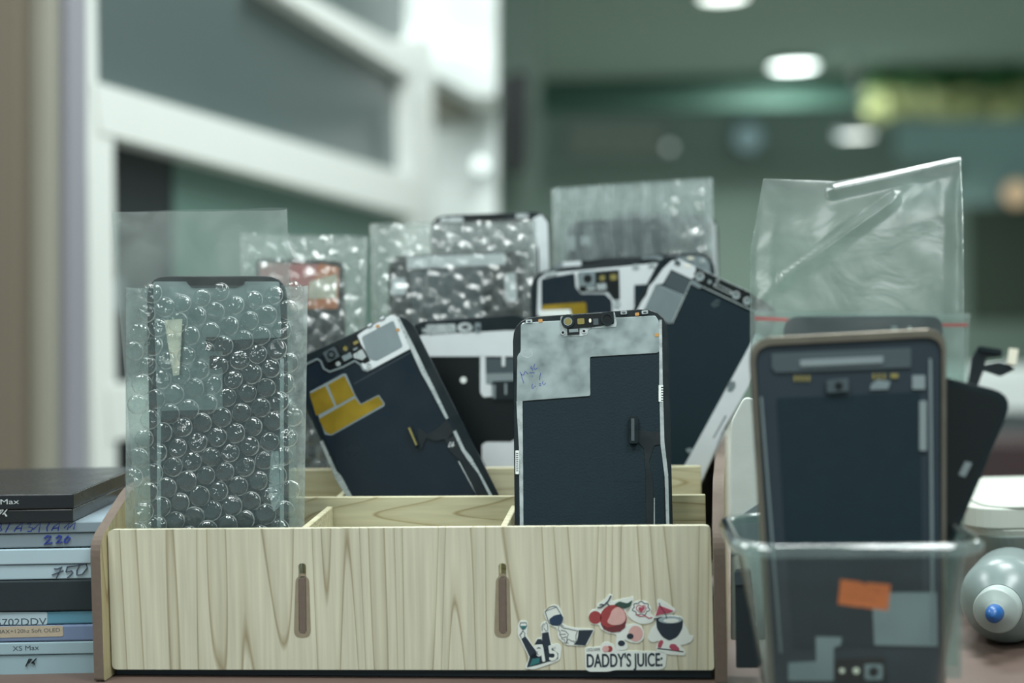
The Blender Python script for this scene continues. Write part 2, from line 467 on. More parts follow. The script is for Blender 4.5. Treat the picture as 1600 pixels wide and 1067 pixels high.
disc_lamp('wall_lamp', 'glaring round lamp in front of the white soffit at the upper edge', 590, 6, 3.05, 0.055, GLOW, 1.2)
# small distant lights, far smaller and dimmer
for px, py, lab, r_, m_ in ((1047, 230, 'faint small round light left of the hanging lamp, on the far wall', 0.03, 'dotlight'), (1170, 215, 'faint wide bluish light beside the hanging lamp', 0.11, 'dotlight2'), (750, 257, 'small round white light on the white pillar', 0.018, 'dotlight3'), (1590, 302, 'dim warm light at the right edge of the picture', 0.10, 'warmlight')):
    e = {'dotlight': ((190, 205, 200), 1.0), 'dotlight2': ((120, 145, 148), 0.5), 'dotlight3': ((235, 245, 242), 1.2), 'warmlight': ((214, 186, 150), 0.5)}[m_]
    mm = mat(m_, e[0], 0.5, emit=e[1])
    Y = 3.4 if m_ == 'dotlight3' else 11.8
    t = thing('wall_light', lab, 'lamp', at(px, py, Y), 'small wall lights')
    me = lathe_mesh([(0.0001, -0.03), (r_ * 0.6, -0.025), (r_, 0.0), (r_, 0.05)], 20, 'Y'); obj('globe', me, mm, t)
    me = lathe_mesh([(r_ * 1.1, 0.02), (r_ * 1.1, 0.19 if Y > 10 else 0.09)], 20, 'Y'); obj('base', me, M['grey'], t)

# far fittings on the back wall
M['win'] = mat('far_pane', (150, 178, 174), 0.3)
M['pane_olive'] = mat('olive_pane', (62, 74, 62), 0.4)
M['sign'] = mat('far_board', (128, 138, 128), 0.6)
struct(slab('window_1', 11.98, rect(1400, 190, 1700, 320), 0.05, 'win'))
struct(slab('window_2', 11.96, rect(1515, 325, 1700, 500), 0.05, 'pane_olive'))
struct(slab('trim_8', 11.97, rect(850, 250, 1500, 275), 0.06, 'far_wall'))
o = slab('notice_board', 11.95, rect(885, 186, 1045, 246), 0.04, 'sign'); tag(o, 'pale wide board on the far wall above the bubble wrapped screens', 'board')
o = slab('far_counter', 3.2, rect(1470, 588, 1760, 642), 0.5, 'white_paint'); tag(o, 'white counter top edge in the background at the right', 'counter')
M['maroon'] = mat('maroon', (58, 42, 44), 0.6)
o = slab('far_counter_front', 3.25, rect(1470, 642, 1760, 1500), 0.4, 'grey'); o.name = 'counter_base'; tag(o, 'grey counter front below the white counter top', 'counter')
o = slab('dark_bin', 2.6, fillet(rect(1535, 695, 1720, 1300), 10), 0.3, 'maroon'); tag(o, 'dark maroon bin in the background above the white tub', 'bin')
# trailing plants along the beam
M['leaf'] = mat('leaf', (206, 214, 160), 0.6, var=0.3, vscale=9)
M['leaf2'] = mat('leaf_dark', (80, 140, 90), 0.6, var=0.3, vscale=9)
def plant(px, lab, r0):
    q = random.Random(int(px))
    base = at(px, 128, 10.2)
    t = thing('hanging_plant', lab, 'plant', base, 'trailing plants under the beam')
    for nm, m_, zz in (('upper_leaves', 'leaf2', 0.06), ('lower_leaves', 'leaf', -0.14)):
        vs, fs = [], []
        for k in range(260):
            c = Vector((q.uniform(-r0, r0), q.uniform(-0.12, 0.12), zz + q.uniform(-0.11, 0.09)))
            a, b = Vector((q.gauss(0, 1), q.gauss(0, 1), q.gauss(0, 1))).normalized(), Vector((q.gauss(0, 1), q.gauss(0, 1), q.gauss(0, 1))).normalized()
            i = len(vs); s = q.uniform(0.03, 0.06)
            vs += [tuple(c - a * s), tuple(c + b * s * 0.5), tuple(c + a * s), tuple(c - b * s * 0.5)]
            fs.append((i, i + 1, i + 2, i + 3))
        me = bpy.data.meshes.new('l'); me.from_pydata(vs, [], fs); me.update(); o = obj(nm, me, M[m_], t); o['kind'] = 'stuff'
    box('planter', -r0, 0.06, 0.02, r0, 0.16, 0.1, M['beam'], t)
plant(1395, 'leftmost trailing green plant under the far beam', 0.17)
plant(1480, 'trailing green plant in the middle of the far beam', 0.17)
plant(1568, 'trailing green plant nearest the right edge', 0.17)

# ---- ceiling panels over the work desk (out of view above and behind the camera)
def panel(x, y, lab, w=LAMP_W):
    t = thing('ceiling_panel', lab, 'lamp', (x, y, CEIL_Z), 'square ceiling panels over the desk')
    fr = box('frame', -0.32, -0.32, -0.02, 0.32, 0.32, 0.0, M['alu'], t)
    ld = bpy.data.lights.new('panel', 'AREA'); ld.shape = 'SQUARE'; ld.size = 0.58; ld.energy = w; ld.color = (0.93, 1.0, 0.985)
    lo = bpy.data.objects.new('panel_light', ld); C.objects.link(lo); lo.parent = t; lo.location = (0, 0, -0.024)
for i, (x, y) in enumerate(((-0.9, -1.5), (1.0, -1.5), (-0.6, 0.1), (0.7, 0.1), (-1.2, 1.5), (0.5, 1.3))):
    panel(x, y, 'unseen square ceiling panel lamp added to brighten the white cabinet', LAMP_W * (0.8 if y < -1 else 1.15))
panel(0.3, 2.4, 'unseen square ceiling panel lamp added to brighten the white cabinet', LAMP_W * 0.9)  # unseen panel, added to brighten the cabinet frame
panel(2.6, 4.0, 'unseen square ceiling panel lamp added to brighten the white cabinet', LAMP_W)

# ================================================================== DESK
M['desk'] = mat('red_brown_desk', (98, 81, 74), 0.55, var=0.1, vscale=14, rvar=0.08)
t = thing('work_desk', 'reddish brown desk top under the wooden organizer and the boxes', 'desk', (0, 0.8, 0))
box('desk_top', -1.1, -0.55, -0.03, 1.1, 0.38, 0.0, M['desk'], t, 0.003)
for sx in (-1, 1):
    for y0 in (-0.5, 0.3):
        box('leg', sx * 1.02 - 0.03, y0, FLOOR_Z, sx * 1.02 + 0.03, y0 + 0.06, -0.03, M['desk'], t)

# ================================================================== WOODEN ORGANIZER
pl_l, pl_r = at(174, 1046, 0.728), at(1115, 1048, 0.697)
BYAW = math.degrees(math.atan2(pl_l.y - pl_r.y, pl_r.x - pl_l.x))
BL_ = math.hypot(pl_r.x - pl_l.x, pl_r.y - pl_l.y)
FP = Plane(174, 1046, 0.728, 0, BYAW, 0.0)                 # front face of the front panel; u along the box, v up
org = thing('wooden_organizer', 'pale wooden desk organizer box with slotted front panel full of phone screens', 'organizer', FP)
slot = lambda x: fillet([(x - 6, 880), (x + 6, 880), (x + 7, 990), (x - 5, 990)], 6)
fp = part('front_panel', FP, (fillet([(168, 828, 9), (1110, 821, 9), (1116, 1047, 6), (175, 1046, 9)], 9), [slot(472), slot(785)]), -4, 0, M['wood_v'], org, bev=0.0006)
for x in (472, 785):
    st = part('glue_stain', FP, ([(x - 11, 905, 8), (x + 1, 894, 8), (x + 12, 905, 8), (x + 15, 982, 10), (x + 4, 996, 8), (x - 9, 992, 10), (x - 13, 950)] and fillet([(x - 10, 900), (x + 11, 900), (x + 14, 996), (x - 13, 996)], 12), [fillet([(x - 6, 896), (x + 6, 896), (x + 7, 990), (x - 5, 990)], 5)]), 0, 0.12, M['glue'], org)
    part('tab', FP, fillet([(x - 5.4, 904), (x + 5.4, 904), (x + 6.2, 989), (x - 4.2, 989)], 2), -6, 0.15, M['mdf'], org)
def uslab(nm, u0, u1, v0, v1, b0, b1, m, v1b=None):
    """box in organizer coordinates: u along, v up, b depth behind the front face (n = -b)"""
    v1b = v1 if v1b is None else v1b
    vs = [(u0, v0, -b0), (u1, v0, -b0), (u1, v1, -b0), (u0, v1, -b0), (u0, v0, -b1), (u1, v0, -b1), (u1, v1b, -b1), (u0, v1b, -b1)]
    fs = [(0, 1, 2, 3), (5, 4, 7, 6), (1, 5, 6, 2), (4, 0, 3, 7), (3, 2, 6, 7), (4, 5, 1, 0)]
    me = bpy.data.meshes.new('u'); me.from_pydata(vs, [], fs); me.update()
    return bevel(obj(nm, me, M[m], org), 0.0004, 1)
DEPTH = 0.252
M['gap_shade'] = mat('gap_shade_tone', (30, 46, 56), 0.6)
uslab('floor_panel', 0.0005, BL_ - 0.0005, 0.010, 0.014, 0.0045, DEPTH - 0.006, 'wood_h')
uslab('gap_shade_strip', 0.0005, BL_ - 0.0005, 0.0003, 0.0098, 0.0042, DEPTH - 0.006, 'gap_shade')  # dark strip added to paint the shadow gap under the front panel
MID, BCK = 0.064, 0.134
vt = lambda px, py, b: (at(px, py, 0.72 + b).z)
uslab('long_divider', 0.0005, BL_ - 0.0005, 0.0142, 0.0835, MID, MID + 0.0035, 'wood_h')
uslab('long_divider', 0.0005, BL_ - 0.0005, 0.0142, 0.0905, BCK, BCK + 0.0035, 'wood_h')
uslab('back_panel', 0.0005, BL_ - 0.0005, 0.0142, 0.1, DEPTH - 0.005, DEPTH - 0.001, 'wood_h')
u1, u2 = FP.uv(473, 900)[0], FP.uv(786, 900)[0]
for u in (u1, u2):
    uslab('cross_divider', u - 0.0017, u + 0.0017, 0.0142, 0.0765, 0.0062, MID - 0.0003, 'wood_h', 0.0785)
    uslab('cross_divider', u - 0.0017, u + 0.0017, 0.0142, 0.080, MID + 0.0038, BCK - 0.0003, 'wood_h', 0.083)
# side panels: profile (b, v), cut on the slant, board edge shown brown
prof = fillet([(-0.009, 0.0004, 0.002), (-0.009, 0.0725, 0.008), (0.040, 0.094, 0.012), (DEPTH, 0.097, 0.004), (DEPTH, 0.0004, 0.002)], 0.004)
def side(u0, u1, flare):
    k = len(prof)
    vs = [(u0 + flare * max(0, b), v, -b) for b, v in prof] + [(u1 + flare * max(0, b), v, -b) for b, v in prof]
    fs = [list(range(k))[::-1], list(range(k, 2 * k))]
    me = bpy.data.meshes.new('s')
    fs += [(i, (i + 1) % k, k + (i + 1) % k, k + i) for i in range(k)]
    me.from_pydata(vs, [], fs); me.update()
    bm = bmesh.new(); bm.from_mesh(me); bmesh.ops.recalc_face_normals(bm, faces=bm.faces); bm.to_mesh(me); bm.free()
    o = obj('side_panel', me, M['wood_s'], org); me.materials.append(M['mdf'])
    for p in me.polygons[2:]: p.material_index = 1
    return o
side(-0.0056, -0.0004, 0.0)
side(BL_ + 0.0004, BL_ + 0.0062, 0.055)

# ================================================================== STICKERS on the front panel
S = lambda x, y: (800 + x / 5.333, 910 + y / 5.333)
def SP(pts): return [S(*p) for p in pts]
M['st_white'] = mat('sticker_white', (216, 224, 220), 0.45)
M['st_navy'] = mat('sticker_navy', (34, 48, 60), 0.5)
M['st_teal'] = mat('sticker_teal', (44, 110, 112), 0.5)
M['st_wine'] = mat('sticker_wine', (34, 58, 84), 0.5)
M['st_red'] = mat('sticker_red', (150, 62, 64), 0.55, var=0.15, vscale=700)
M['st_dred'] = mat('sticker_dark_red', (104, 48, 54), 0.55, var=0.2, vscale=700)
M['st_pink'] = mat('sticker_pink', (206, 164, 160), 0.55, var=0.1, vscale=300)
M['st_rose'] = mat('sticker_rose', (168, 74, 96), 0.55, var=0.1, vscale=300)
M['st_green'] = mat('sticker_green', (46, 74, 66), 0.5)
M['st_grey'] = mat('sticker_grey', (150, 168, 174), 0.5, var=0.15, vscale=400)
def sticker(label, base, r=4):
    t = thing('sticker', label, 'sticker', FP, 'stickers on the organizer front')
    part('backing', FP, fillet(SP(base), r), 0.02, 0.3, M['st_white'], t)
    def add(nm, polys, m, lvl=1):
        if polys and isinstance(polys[0], tuple) and isinstance(polys[0][0], (int, float)): polys = [polys]
        return part(nm, FP, [SP(p) if not isinstance(p, tuple) else (SP(p[0]), [SP(h) for h in p[1]]) for p in polys], 0.3, 0.3 + 0.08 * lvl, M[m], t)
    return t, add
t, add = sticker('white die-cut sticker of two raised suited arms with a wine glass and the number 15',
    [(50, 350), (66, 316), (120, 314), (134, 345), (128, 400), (124, 440), (186, 548), (190, 500), (205, 462), (246, 458), (238, 345), (272, 318), (312, 332), (316, 420), (330, 520), (385, 505), (414, 535), (402, 640), (350, 668), (180, 724), (106, 716), (142, 625), (66, 470), (48, 440)])
add('arm', [(78, 468), (112, 447), (205, 575), (205, 640), (152, 625)], 'st_navy')
add('arm', [(250, 420), (304, 410), (326, 530), (330, 560), (252, 570)], 'st_navy')
add('jacket', [(124, 706), (150, 615), (202, 570), (335, 548), (386, 590), (384, 634), (205, 688)], 'st_navy')
add('lapel', [(146, 694), (172, 634), (232, 626), (228, 668)], 'st_teal', 2)
add('hand', [stroke([(252, 405), (252, 356), (268, 340), (262, 372), (284, 330), (296, 345), (300, 395), (284, 405), (266, 378)], 5)], 'st_navy')
add('hand', [stroke([(78, 460), (66, 436), (90, 400), (108, 420), (104, 448)], 5), stroke([(62, 440), (84, 420)], 5)], 'st_navy')
add('glass', [(stroke([(70, 334), (66, 362), (84, 388), (106, 388), (124, 364), (120, 334), (70, 334)], 5)), stroke([(94, 386), (88, 412)], 5)], 'st_navy')
add('wine', [(70, 360), (120, 360), (106, 384), (86, 384)], 'st_teal')
add('hat', fillet([(196, 500), (212, 470), (246, 470), (256, 500), (270, 512), (186, 516)], 8), 'st_navy')
add('head', fillet([(204, 518), (256, 512), (262, 580), (236, 616), (206, 610)], 14), 'st_white', 3)
add('moustache', [stroke([(210, 548), (222, 540), (240, 545), (252, 556)], 8), stroke([(214, 572), (208, 592), (222, 600)], 5)], 'st_navy', 4)
text('number', FP, '15', S(258, 655), S(382, 636), 23, 0.62, M['st_white'], t, bold=0.8)
t, add = sticker('white die-cut sticker of a hand in a dark sleeve holding a tilted wine glass',
    [(262, 238), (340, 182), (392, 190), (432, 296), (424, 345), (470, 368), (556, 380), (692, 386), (622, 528), (520, 524), (450, 520), (384, 460), (376, 378), (316, 356), (280, 300)])
add('glass', [stroke([(276, 240), (310, 205), (350, 194), (372, 204), (424, 290), (420, 330), (390, 358), (338, 354), (306, 332), (276, 240)], 6), stroke([(276, 240), (320, 222), (370, 204)], 4)], 'st_navy')
add('wine', fillet([(310, 304), (352, 272), (408, 262), (424, 300), (412, 338), (384, 356), (338, 352), (312, 330)], 12), 'st_wine')
add('stem', [stroke([(396, 350), (420, 372), (436, 382)], 5), stroke([(404, 344), (432, 366)], 4), stroke([(462, 470), (450, 500), (472, 504)], 5)], 'st_navy')
add('hand', [stroke([(436, 378), (500, 392), (548, 402)], 5), stroke([(392, 366), (384, 390), (402, 412), (398, 434), (414, 452), (416, 470), (440, 478), (436, 500), (452, 506), (470, 470), (500, 488), (520, 486)], 5), stroke([(408, 396), (446, 404)], 5), stroke([(404, 430), (448, 430)], 5), stroke([(420, 460), (456, 450)], 5), stroke([(446, 404), (470, 430), (456, 470)], 5)], 'st_navy')
add('cuff', [stroke([(548, 398), (532, 440), (536, 486), (516, 500)], 5), stroke([(560, 400), (552, 450), (540, 498)], 5)], 'st_navy')
add('sleeve', [(556, 396), (680, 394), (612, 524), (514, 516), (546, 480)], 'st_navy')
# fruit stickers: plain fruit only
t, add = sticker('white die-cut sticker of red lychee fruit with a twig and green leaf',
    [(634, 280), (660, 226), (710, 215), (706, 176), (740, 165), (790, 120), (812, 94), (842, 104), (830, 160), (920, 132), (985, 126), (1010, 110), (1016, 150), (985, 215), (946, 226), (962, 280), (958, 360), (1010, 340), (1066, 348), (1100, 400), (1098, 470), (1050, 506), (984, 496), (930, 470), (965, 520), (960, 556), (870, 566), (862, 520), (874, 430), (800, 420), (736, 384), (730, 352), (660, 346)])
add('small_fruit', circ(694, 290, 54), 'st_red')
add('fruit', circ(845, 300, 112, 32, 116), 'st_red')
add('fruit_shadow', [(738, 340), (790, 372), (860, 362), (948, 318), (944, 372), (900, 408), (830, 414), (764, 388)], 'st_dred', 2)
add('flesh', fillet([(830, 232), (880, 194), (936, 230), (952, 300), (920, 345), (840, 356), (786, 330), (816, 280)], 30), 'st_pink', 3)
add('twig', [stroke([(826, 108), (800, 155), (770, 185), (740, 205)], 10), stroke([(790, 172), (812, 190)], 7), stroke([(770, 186), (745, 178), (730, 186)], 7), stroke([(745, 205), (712, 206)], 7)], 'st_navy', 4)
add('leaf', fillet([(852, 180), (895, 156), (960, 172), (1006, 144), (985, 200), (935, 216), (890, 200)], 12), 'st_green', 4)
add('peeled_fruit', circ(1030, 425, 60, 24, 66), 'st_pink', 1)
add('seed', circ(985, 446, 28, 20, 24), 'st_navy', 2)
add('seed', circ(912, 505, 30, 20, 24), 'st_navy', 1)
t, add = sticker('small round white sticker of a pink rose bloom between the fruit stickers',
    [(980, 230), (1000, 170), (1060, 145), (1130, 160), (1165, 215), (1150, 255), (1190, 290), (1170, 330), (1090, 350), (1010, 320), (960, 270)], 8)
wav = [(1076 + (66 + 8 * math.sin(7 * a)) * math.cos(a), 214 + (52 + 7 * math.sin(7 * a)) * math.sin(a)) for a in [2 * math.pi * i / 70 for i in range(71)]]
add('petal_outline', [stroke(wav, 6)], 'st_navy')
add('petals', [stroke([(1040, 196), (1036, 220), (1060, 246), (1100, 246), (1118, 215), (1104, 190), (1076, 196), (1060, 186), (1040, 196)], 7)], 'st_rose')
add('heart', fillet([(1060, 200), (1078, 208), (1096, 194), (1108, 212), (1076, 248), (1052, 222)], 7), 'st_rose', 2)
add('stalk', [stroke([(1030, 262), (1066, 280), (1110, 276), (1140, 296), (1168, 290)], 8)], 'st_rose', 2)
t, add = sticker('white die-cut sticker of a dark coconut drink with a pink paper umbrella',
    [(1128, 470), (1160, 380), (1196, 350), (1200, 300), (1180, 290), (1214, 220), (1206, 140), (1236, 136), (1362, 220), (1352, 250), (1310, 268), (1420, 280), (1436, 350), (1470, 400), (1478, 440), (1516, 440), (1500, 490), (1440, 515), (1400, 520), (1448, 578), (1440, 606), (1310, 600), (1200, 572), (1204, 520), (1230, 480), (1170, 500)], 5)
add('shell', fillet([(1200, 300), (1230, 284), (1400, 288), (1426, 310), (1420, 380), (1380, 450), (1310, 486), (1250, 450), (1206, 380)], 26), 'st_navy')
add('opening', circ(1318, 310, 98, 28, 30), 'st_grey', 2)
add('drink', circ(1326, 316, 66, 24, 18), 'st_white', 3)
add('umbrella', [(1224, 188), (1344, 234), (1310, 252), (1240, 262), (1196, 276)], 'st_rose', 4)
add('umbrella_stick', [stroke([(1226, 168), (1240, 200), (1280, 262), (1290, 300)], 6), stroke([(1182, 302), (1210, 296)], 6)], 'st_navy', 5)
add('straw_coaster', [stroke([(1210, 548), (1290, 556), (1428, 576)], 9)], 'st_navy')
add('petal', fillet([(1212, 540), (1222, 490), (1246, 474), (1264, 490), (1240, 545)], 14), 'st_rose')
add('petal', fillet([(1308, 540), (1320, 510), (1360, 510), (1396, 550), (1390, 572), (1340, 566)], 14), 'st_rose')
t, add = sticker("white die-cut lettering sticker reading DADDY'S JUICE along the bottom edge",
    [(606, 540), (740, 534), (752, 500), (800, 490), (850, 520), (870, 566), (1240, 574), (1290, 590), (1280, 700), (1240, 726), (860, 728), (800, 742), (640, 742), (612, 720)])
text('lettering', FP, "DADDY'S JUICE:", S(626, 704), S(1252, 694), 20.5, 0.36, M['st_navy'], t, bold=0.55)
text('small_lettering', FP, 'LXOLVAPER', S(624, 572), S(736, 570), 5, 0.36, M['st_navy'], t)
add('dot', circ(780, 552, 28), 'st_pink'); add('dot', circ(812, 552, 26), 'st_red', 1); add('dot', circ(786, 552, 22), 'st_pink', 2)

# ================================================================== PHONE SCREENS
GRP = 'phone screens standing in the organizer'
def phone(label, pl, outline, r, face='matte', thick=2.6, face_in=None, group=GRP, name='phone_screen'):
    t = thing(name, label, 'phone screen', pl, group)
    part('frame', pl, fillet(outline, r), -thick, 0, M['black'], t, bev=0.0004)
    if face_in: part('back_film', pl, fillet(face_in, 3), 0, 0.18, M[face], t)
    return t
# ---- A: upright screen in the front row
A3 = lambda *p: [(800 + x / 5.615, 470 + y / 5.615) for x, y in p]
PA = Plane(925, 822, 0.728, 13, 3, 0.0165)
t = phone('upright phone screen with silver upper plate and blue handwriting in the front row', PA,
          [(801, 497, 36), (1043, 480, 44), (1056, 1004, 30), (806, 1006, 30)], 30, 'matte',
          face_in=[(815, 560), (1030, 545), (1043, 980), (818, 985)])
pl = PA
plate = [(813.4, 509), (817, 504.5), (876, 501), (1024, 493.5), (1030, 503), (1032, 548), (1027, 552), (922, 558), (922.5, 619), (816, 627), (807, 628), (808, 557), (813.4, 550)]
sp = part('steel_plate', pl, fillet(plate, 3), 0.18, 0.7, M['silver'], t, bev=0.0002)
part('rail', pl, [(1030, 500), (1034, 500), (1035.5, 600), (1038, 690), (1044, 742), (1046, 830), (1048, 960), (1043, 960), (1041, 826), (1038.5, 745), (1032, 694), (1030, 600)], 0.18, 0.8, M['steel'], t)
part('rail', pl, [(807, 627), (816.5, 627), (818, 830), (820, 960), (814.5, 960), (812.5, 830), (811, 700), (808, 650)], 0.18, 0.8, M['steel'], t)
part('sensor_bracket', pl, fillet(A3((425, 140), (560, 122), (900, 100), (918, 190), (915, 232), (690, 245), (665, 262), (660, 300), (620, 310), (440, 315), (430, 250)), 2), 0.7, 1.0, M['steel'], t)
bar = part('sensor_bar', pl, fillet(A3((440, 150), (560, 125), (780, 112), (890, 96), (895, 205), (700, 235), (480, 248), (440, 215)), 2), 1.0, 1.6, M['jet'], t)
part('lens_ring', pl, [ring(887.3, 503, 7, 10.5), ring(948.7, 499.4, 6.5, 10.2)], 1.6, 2.4, M['black'], bar)
part('lens', pl, circ(887.3, 503, 7), 1.6, 1.8, M['steel'], bar); part('lens', pl, circ(887.6, 503.6, 5), 1.8, 2.0, M['lens_gold'], bar)
part('lens', pl, circ(948.7, 499.4, 6.5), 1.6, 1.9, M['jet'], bar)
part('sensor', pl, fillet(quad(907.7, 503, 11, 9, -4), 2), 1.6, 1.9, M['lens_gold'], bar)
part('sensor', pl, circ(922, 502, 2, 12, 3.4), 1.6, 1.9, M['paper'], bar)
part('sensor', pl, quad(931, 503.6, 8, 10, -4), 1.6, 1.8, M['dark_grey'], bar)
cn = part('connector', pl, A3((482, 243), (590, 236), (592, 298), (486, 304)), 1.0, 1.7, M['jet'], t)
part('contact_strip', pl, A3((500, 256), (580, 250), (582, 278), (502, 284)), 1.7, 1.9, M['grey'], cn)
for x, y in ((447, 284), (632, 271)):
    part('screw', pl, circ(*A3((x, y))[0], 3.4, 14), 1.0, 1.5, M['jet'], t); part('screw', pl, [ring(*A3((x, y))[0], 2.2, 3.6, 14)], 1.5, 1.8, M['steel'], t)
for x, y in ((250, 177), (1097, 120), (1270, 302)): part('copper_pad', pl, fillet(quad(*A3((x, y))[0], 6.5, 5, -8), 1.5), 0.7, 0.95, M['copper'], t)
for x, y in ((150, 184), (980, 107), (1165, 104)):
    part('clip', pl, fillet(quad(*A3((x, y))[0], 10, 5.5, -4), 1.5), 0.2, 1.3, M['steel'], t); part('clip', pl, fillet(quad(*A3((x, y + 2))[0], 5, 2.6, -4), 0.8), 1.3, 1.4, M['dark_grey'], t)
hwc = lambda p: [(800 + x / 17.79, 560 + y / 17.79) for x, y in p]
hw = [[(222, 380), (250, 430), (285, 560), (330, 700)], [(250, 430), (285, 470), (320, 465), (345, 420), (368, 362), (400, 390), (450, 440)], [(560, 290), (525, 285), (520, 245), (545, 225), (565, 290), (578, 345)], [(636, 165), (612, 215), (610, 280), (655, 315), (705, 270)],
      [(490, 400), (520, 410), (580, 400), (630, 408)], [(560, 512), (578, 495)], [(800, 405), (780, 500), (765, 610)], [(575, 710), (555, 780), (560, 840), (590, 845), (600, 800)], [(620, 800), (648, 765), (650, 800)], [(690, 850), (700, 855)], [(760, 705), (758, 765), (800, 765), (805, 705), (760, 705)], [(870, 630), (845, 690), (885, 745), (935, 695)]]
part('handwriting', pl, [stroke(hwc(s), 1.0) for s in hw], 0.7, 0.74, M['ink'], t)
part('smudge_ring', pl, [stroke(A3(*[(135 + 46 * math.cos(a), 466 + 32 * math.sin(a)) for a in [i * 0.42 for i in range(16)]]), 0.8)], 0.7, 0.73, M['steel'], t)
fx = part('flex_cable', pl, [(996, 672), (1012, 674), (1034, 676), (1035, 694), (1022, 696), (1014, 720), (1020, 756), (1022, 830), (1022, 960), (1012, 960), (1010, 830), (1009, 740), (1006, 700), (996, 690)], 0.2, 0.6, M['flex'], t, r=3)
part('connector', pl, fillet(rect(983.5, 651, 996.5, 694), 2), 0.2, 3.2, M['black'], fx); part('contact_strip', pl, fillet(rect(986, 655, 991, 690), 1), 3.2, 3.4, M['dark_grey'], fx)
part('seam_line', pl, [rect(1021.6, 778, 1023, 830)], 0.6, 0.75, M['steel'], t)
part('film_crease', pl, [stroke([(958, 618), (958, 740)], 0.8)], 0.18, 0.24, M['matte'], t); part('film_crease', pl, [stroke([(958, 752), (1006, 752)], 0.8)], 0.18, 0.24, M['matte'], t)
part('side_tag', pl, fillet(rect(1029, 602, 1036, 628), 1), 0.8, 1.0, M['white'], t); part('side_tag', pl, [rect(1033, y, 1036, y + 1.4) for y in range(605, 626, 4)], 1.0, 1.1, M['jet'], t)
part('side_tag', pl, fillet(rect(805.5, 704, 811, 741), 1), 0.1, 1.0, M['white'], t); part('side_tag', pl, [rect(806.5, y, 809.8, y + 1.2) for y in range(708, 738, 3)], 1.0, 1.1, M['dark_grey'], t)

# ---- B: tilted screen, middle row
b_ = lambda *p: [(480 + x / 5.336, 480 + y / 5.336) for x, y in p]
m_ = lambda *p: [(440 + x / 2.6675, 440 + y / 2.6675) for x, y in p]
PB = Plane(660, 772, 0.806, 9, 4, 0.0165); pl = PB
t = phone('phone screen tilted to the left with gold foil patches in the middle row', PB,
          [(445, 568, 30), (634, 483, 36), (826, 866, 26), (628, 958, 26)], 30, 'gloss', face_in=[(456, 576), (625, 500), (812, 866), (626, 940)])
cp = part('steel_plate', pl, fillet(b_((418, 236), (480, 192), (700, 66), (752, 80), (868, 330), (855, 352), (545, 517), (500, 536), (465, 512), (452, 470), (500, 440), (490, 372), (456, 322)), 2), 0.18, 0.8, M['white_metal'], t, bev=0.0002)
part('foil_patch', pl, fillet(b_((455, 250), (720, 110), (800, 330), (580, 450), (510, 430)), 4), 0.8, 0.95, M['grey_foil'], cp)
part('rail', pl, b_((745, 78), (768, 84), (800, 150), (880, 300), (990, 530), (1050, 650), (1180, 925), (1158, 935), (1010, 650), (955, 555), (860, 345)), 0.18, 1.0, M['steel'], t)
part('rail', pl, m_((715, 625), (728, 620), (765, 700), (790, 730), (830, 800), (876, 885), (900, 940), (888, 940), (860, 880), (820, 800), (778, 745), (752, 706)), 0.9, 1.3, M['steel'], t)
part('rail', pl, m_((160, 668), (172, 662), (230, 790), (250, 810), (292, 890), (330, 980), (310, 980), (268, 890), (228, 825)), 0.18, 1.0, M['steel'], t)
part('camera_trim', pl, [stroke(b_((-10, 478), (85, 432), (116, 450), (140, 512), (190, 540), (300, 500), (398, 448), (448, 480), (470, 522), (512, 532)), 3)], 0.18, 1.0, M['grey_foil'], t)
cb = part('camera_bar', pl, b_((128, 388), (200, 340), (412, 243), (492, 378), (528, 450), (482, 472), (390, 430), (250, 490), (170, 502)), 0.18, 1.0, M['jet'], t)
h = part('camera_housing', pl, fillet(quad(*b_((208, 400))[0], 21, 18, -28), 2), 1.0, 3.0, M['dark_grey'], cb)
part('lens_ring', pl, [ring(*b_((210, 398))[0], 4.2, 6.2)], 3.0, 3.5, M['jet'], cb); part('lens', pl, circ(*b_((210, 398))[0], 4.0), 3.0, 3.2, M['dark_grey'], cb)
part('lens_ring', pl, [ring(*b_((318, 346))[0], 5, 9)], 1.0, 2.4, M['black'], cb); part('lens', pl, circ(*b_((326, 342))[0], 4.6), 1.0, 1.6, M['lens_gold'], cb)
part('sensor', pl, fillet(quad(*b_((410, 298))[0], 8, 5, -28), 1), 1.0, 1.8, M['lens_gold'], cb); part('sensor', pl, quad(*b_((405, 350))[0], 7, 3, -28), 1.0, 1.7, M['grey'], cb)
part('shield', pl, fillet(quad(*b_((338, 416))[0], 15, 9, -28), 1), 1.0, 2.0, M['grey_foil'], cb); part('shield', pl, b_((388, 396), (460, 350), (496, 415), (462, 444), (395, 425)), 1.0, 1.6, M['steel'], cb)
part('screw', pl, circ(*b_((262, 474))[0], 4, 12), 1.0, 1.6, M['steel'], t); part('screw', pl, [ring(*b_((517, 488))[0], 2, 4, 14)], 0.95, 1.4, M['steel'], t)
gb = part('gold_patch_border', pl, fillet(b_((20, 706), (305, 552), (326, 556), (402, 734), (448, 806), (598, 730), (648, 805), (640, 826), (205, 1070), (150, 1062)), 2), 0.18, 0.32, M['grey'], t)
for g in (((20, 722), (152, 656), (228, 826), (76, 906)), ((174, 646), (310, 570), (396, 736), (246, 820)), ((98, 932), (400, 758), (446, 814), (594, 740), (638, 808), (200, 1062), (152, 1040))):
    part('gold_foil', pl, fillet(b_(*g), 1.5), 0.32, 0.4, M['gold'], t)
for x, y in ((525, 150), (628, 92)):
    part('clip', pl, fillet(quad(*b_((x, y))[0], 9, 5.5, -28), 1), 0.5, 1.4, M['dark_grey'], t); part('clip', pl, fillet(quad(*b_((x, y))[0], 7, 3.6, -28), 1), 1.4, 1.6, M['white_metal'], t)
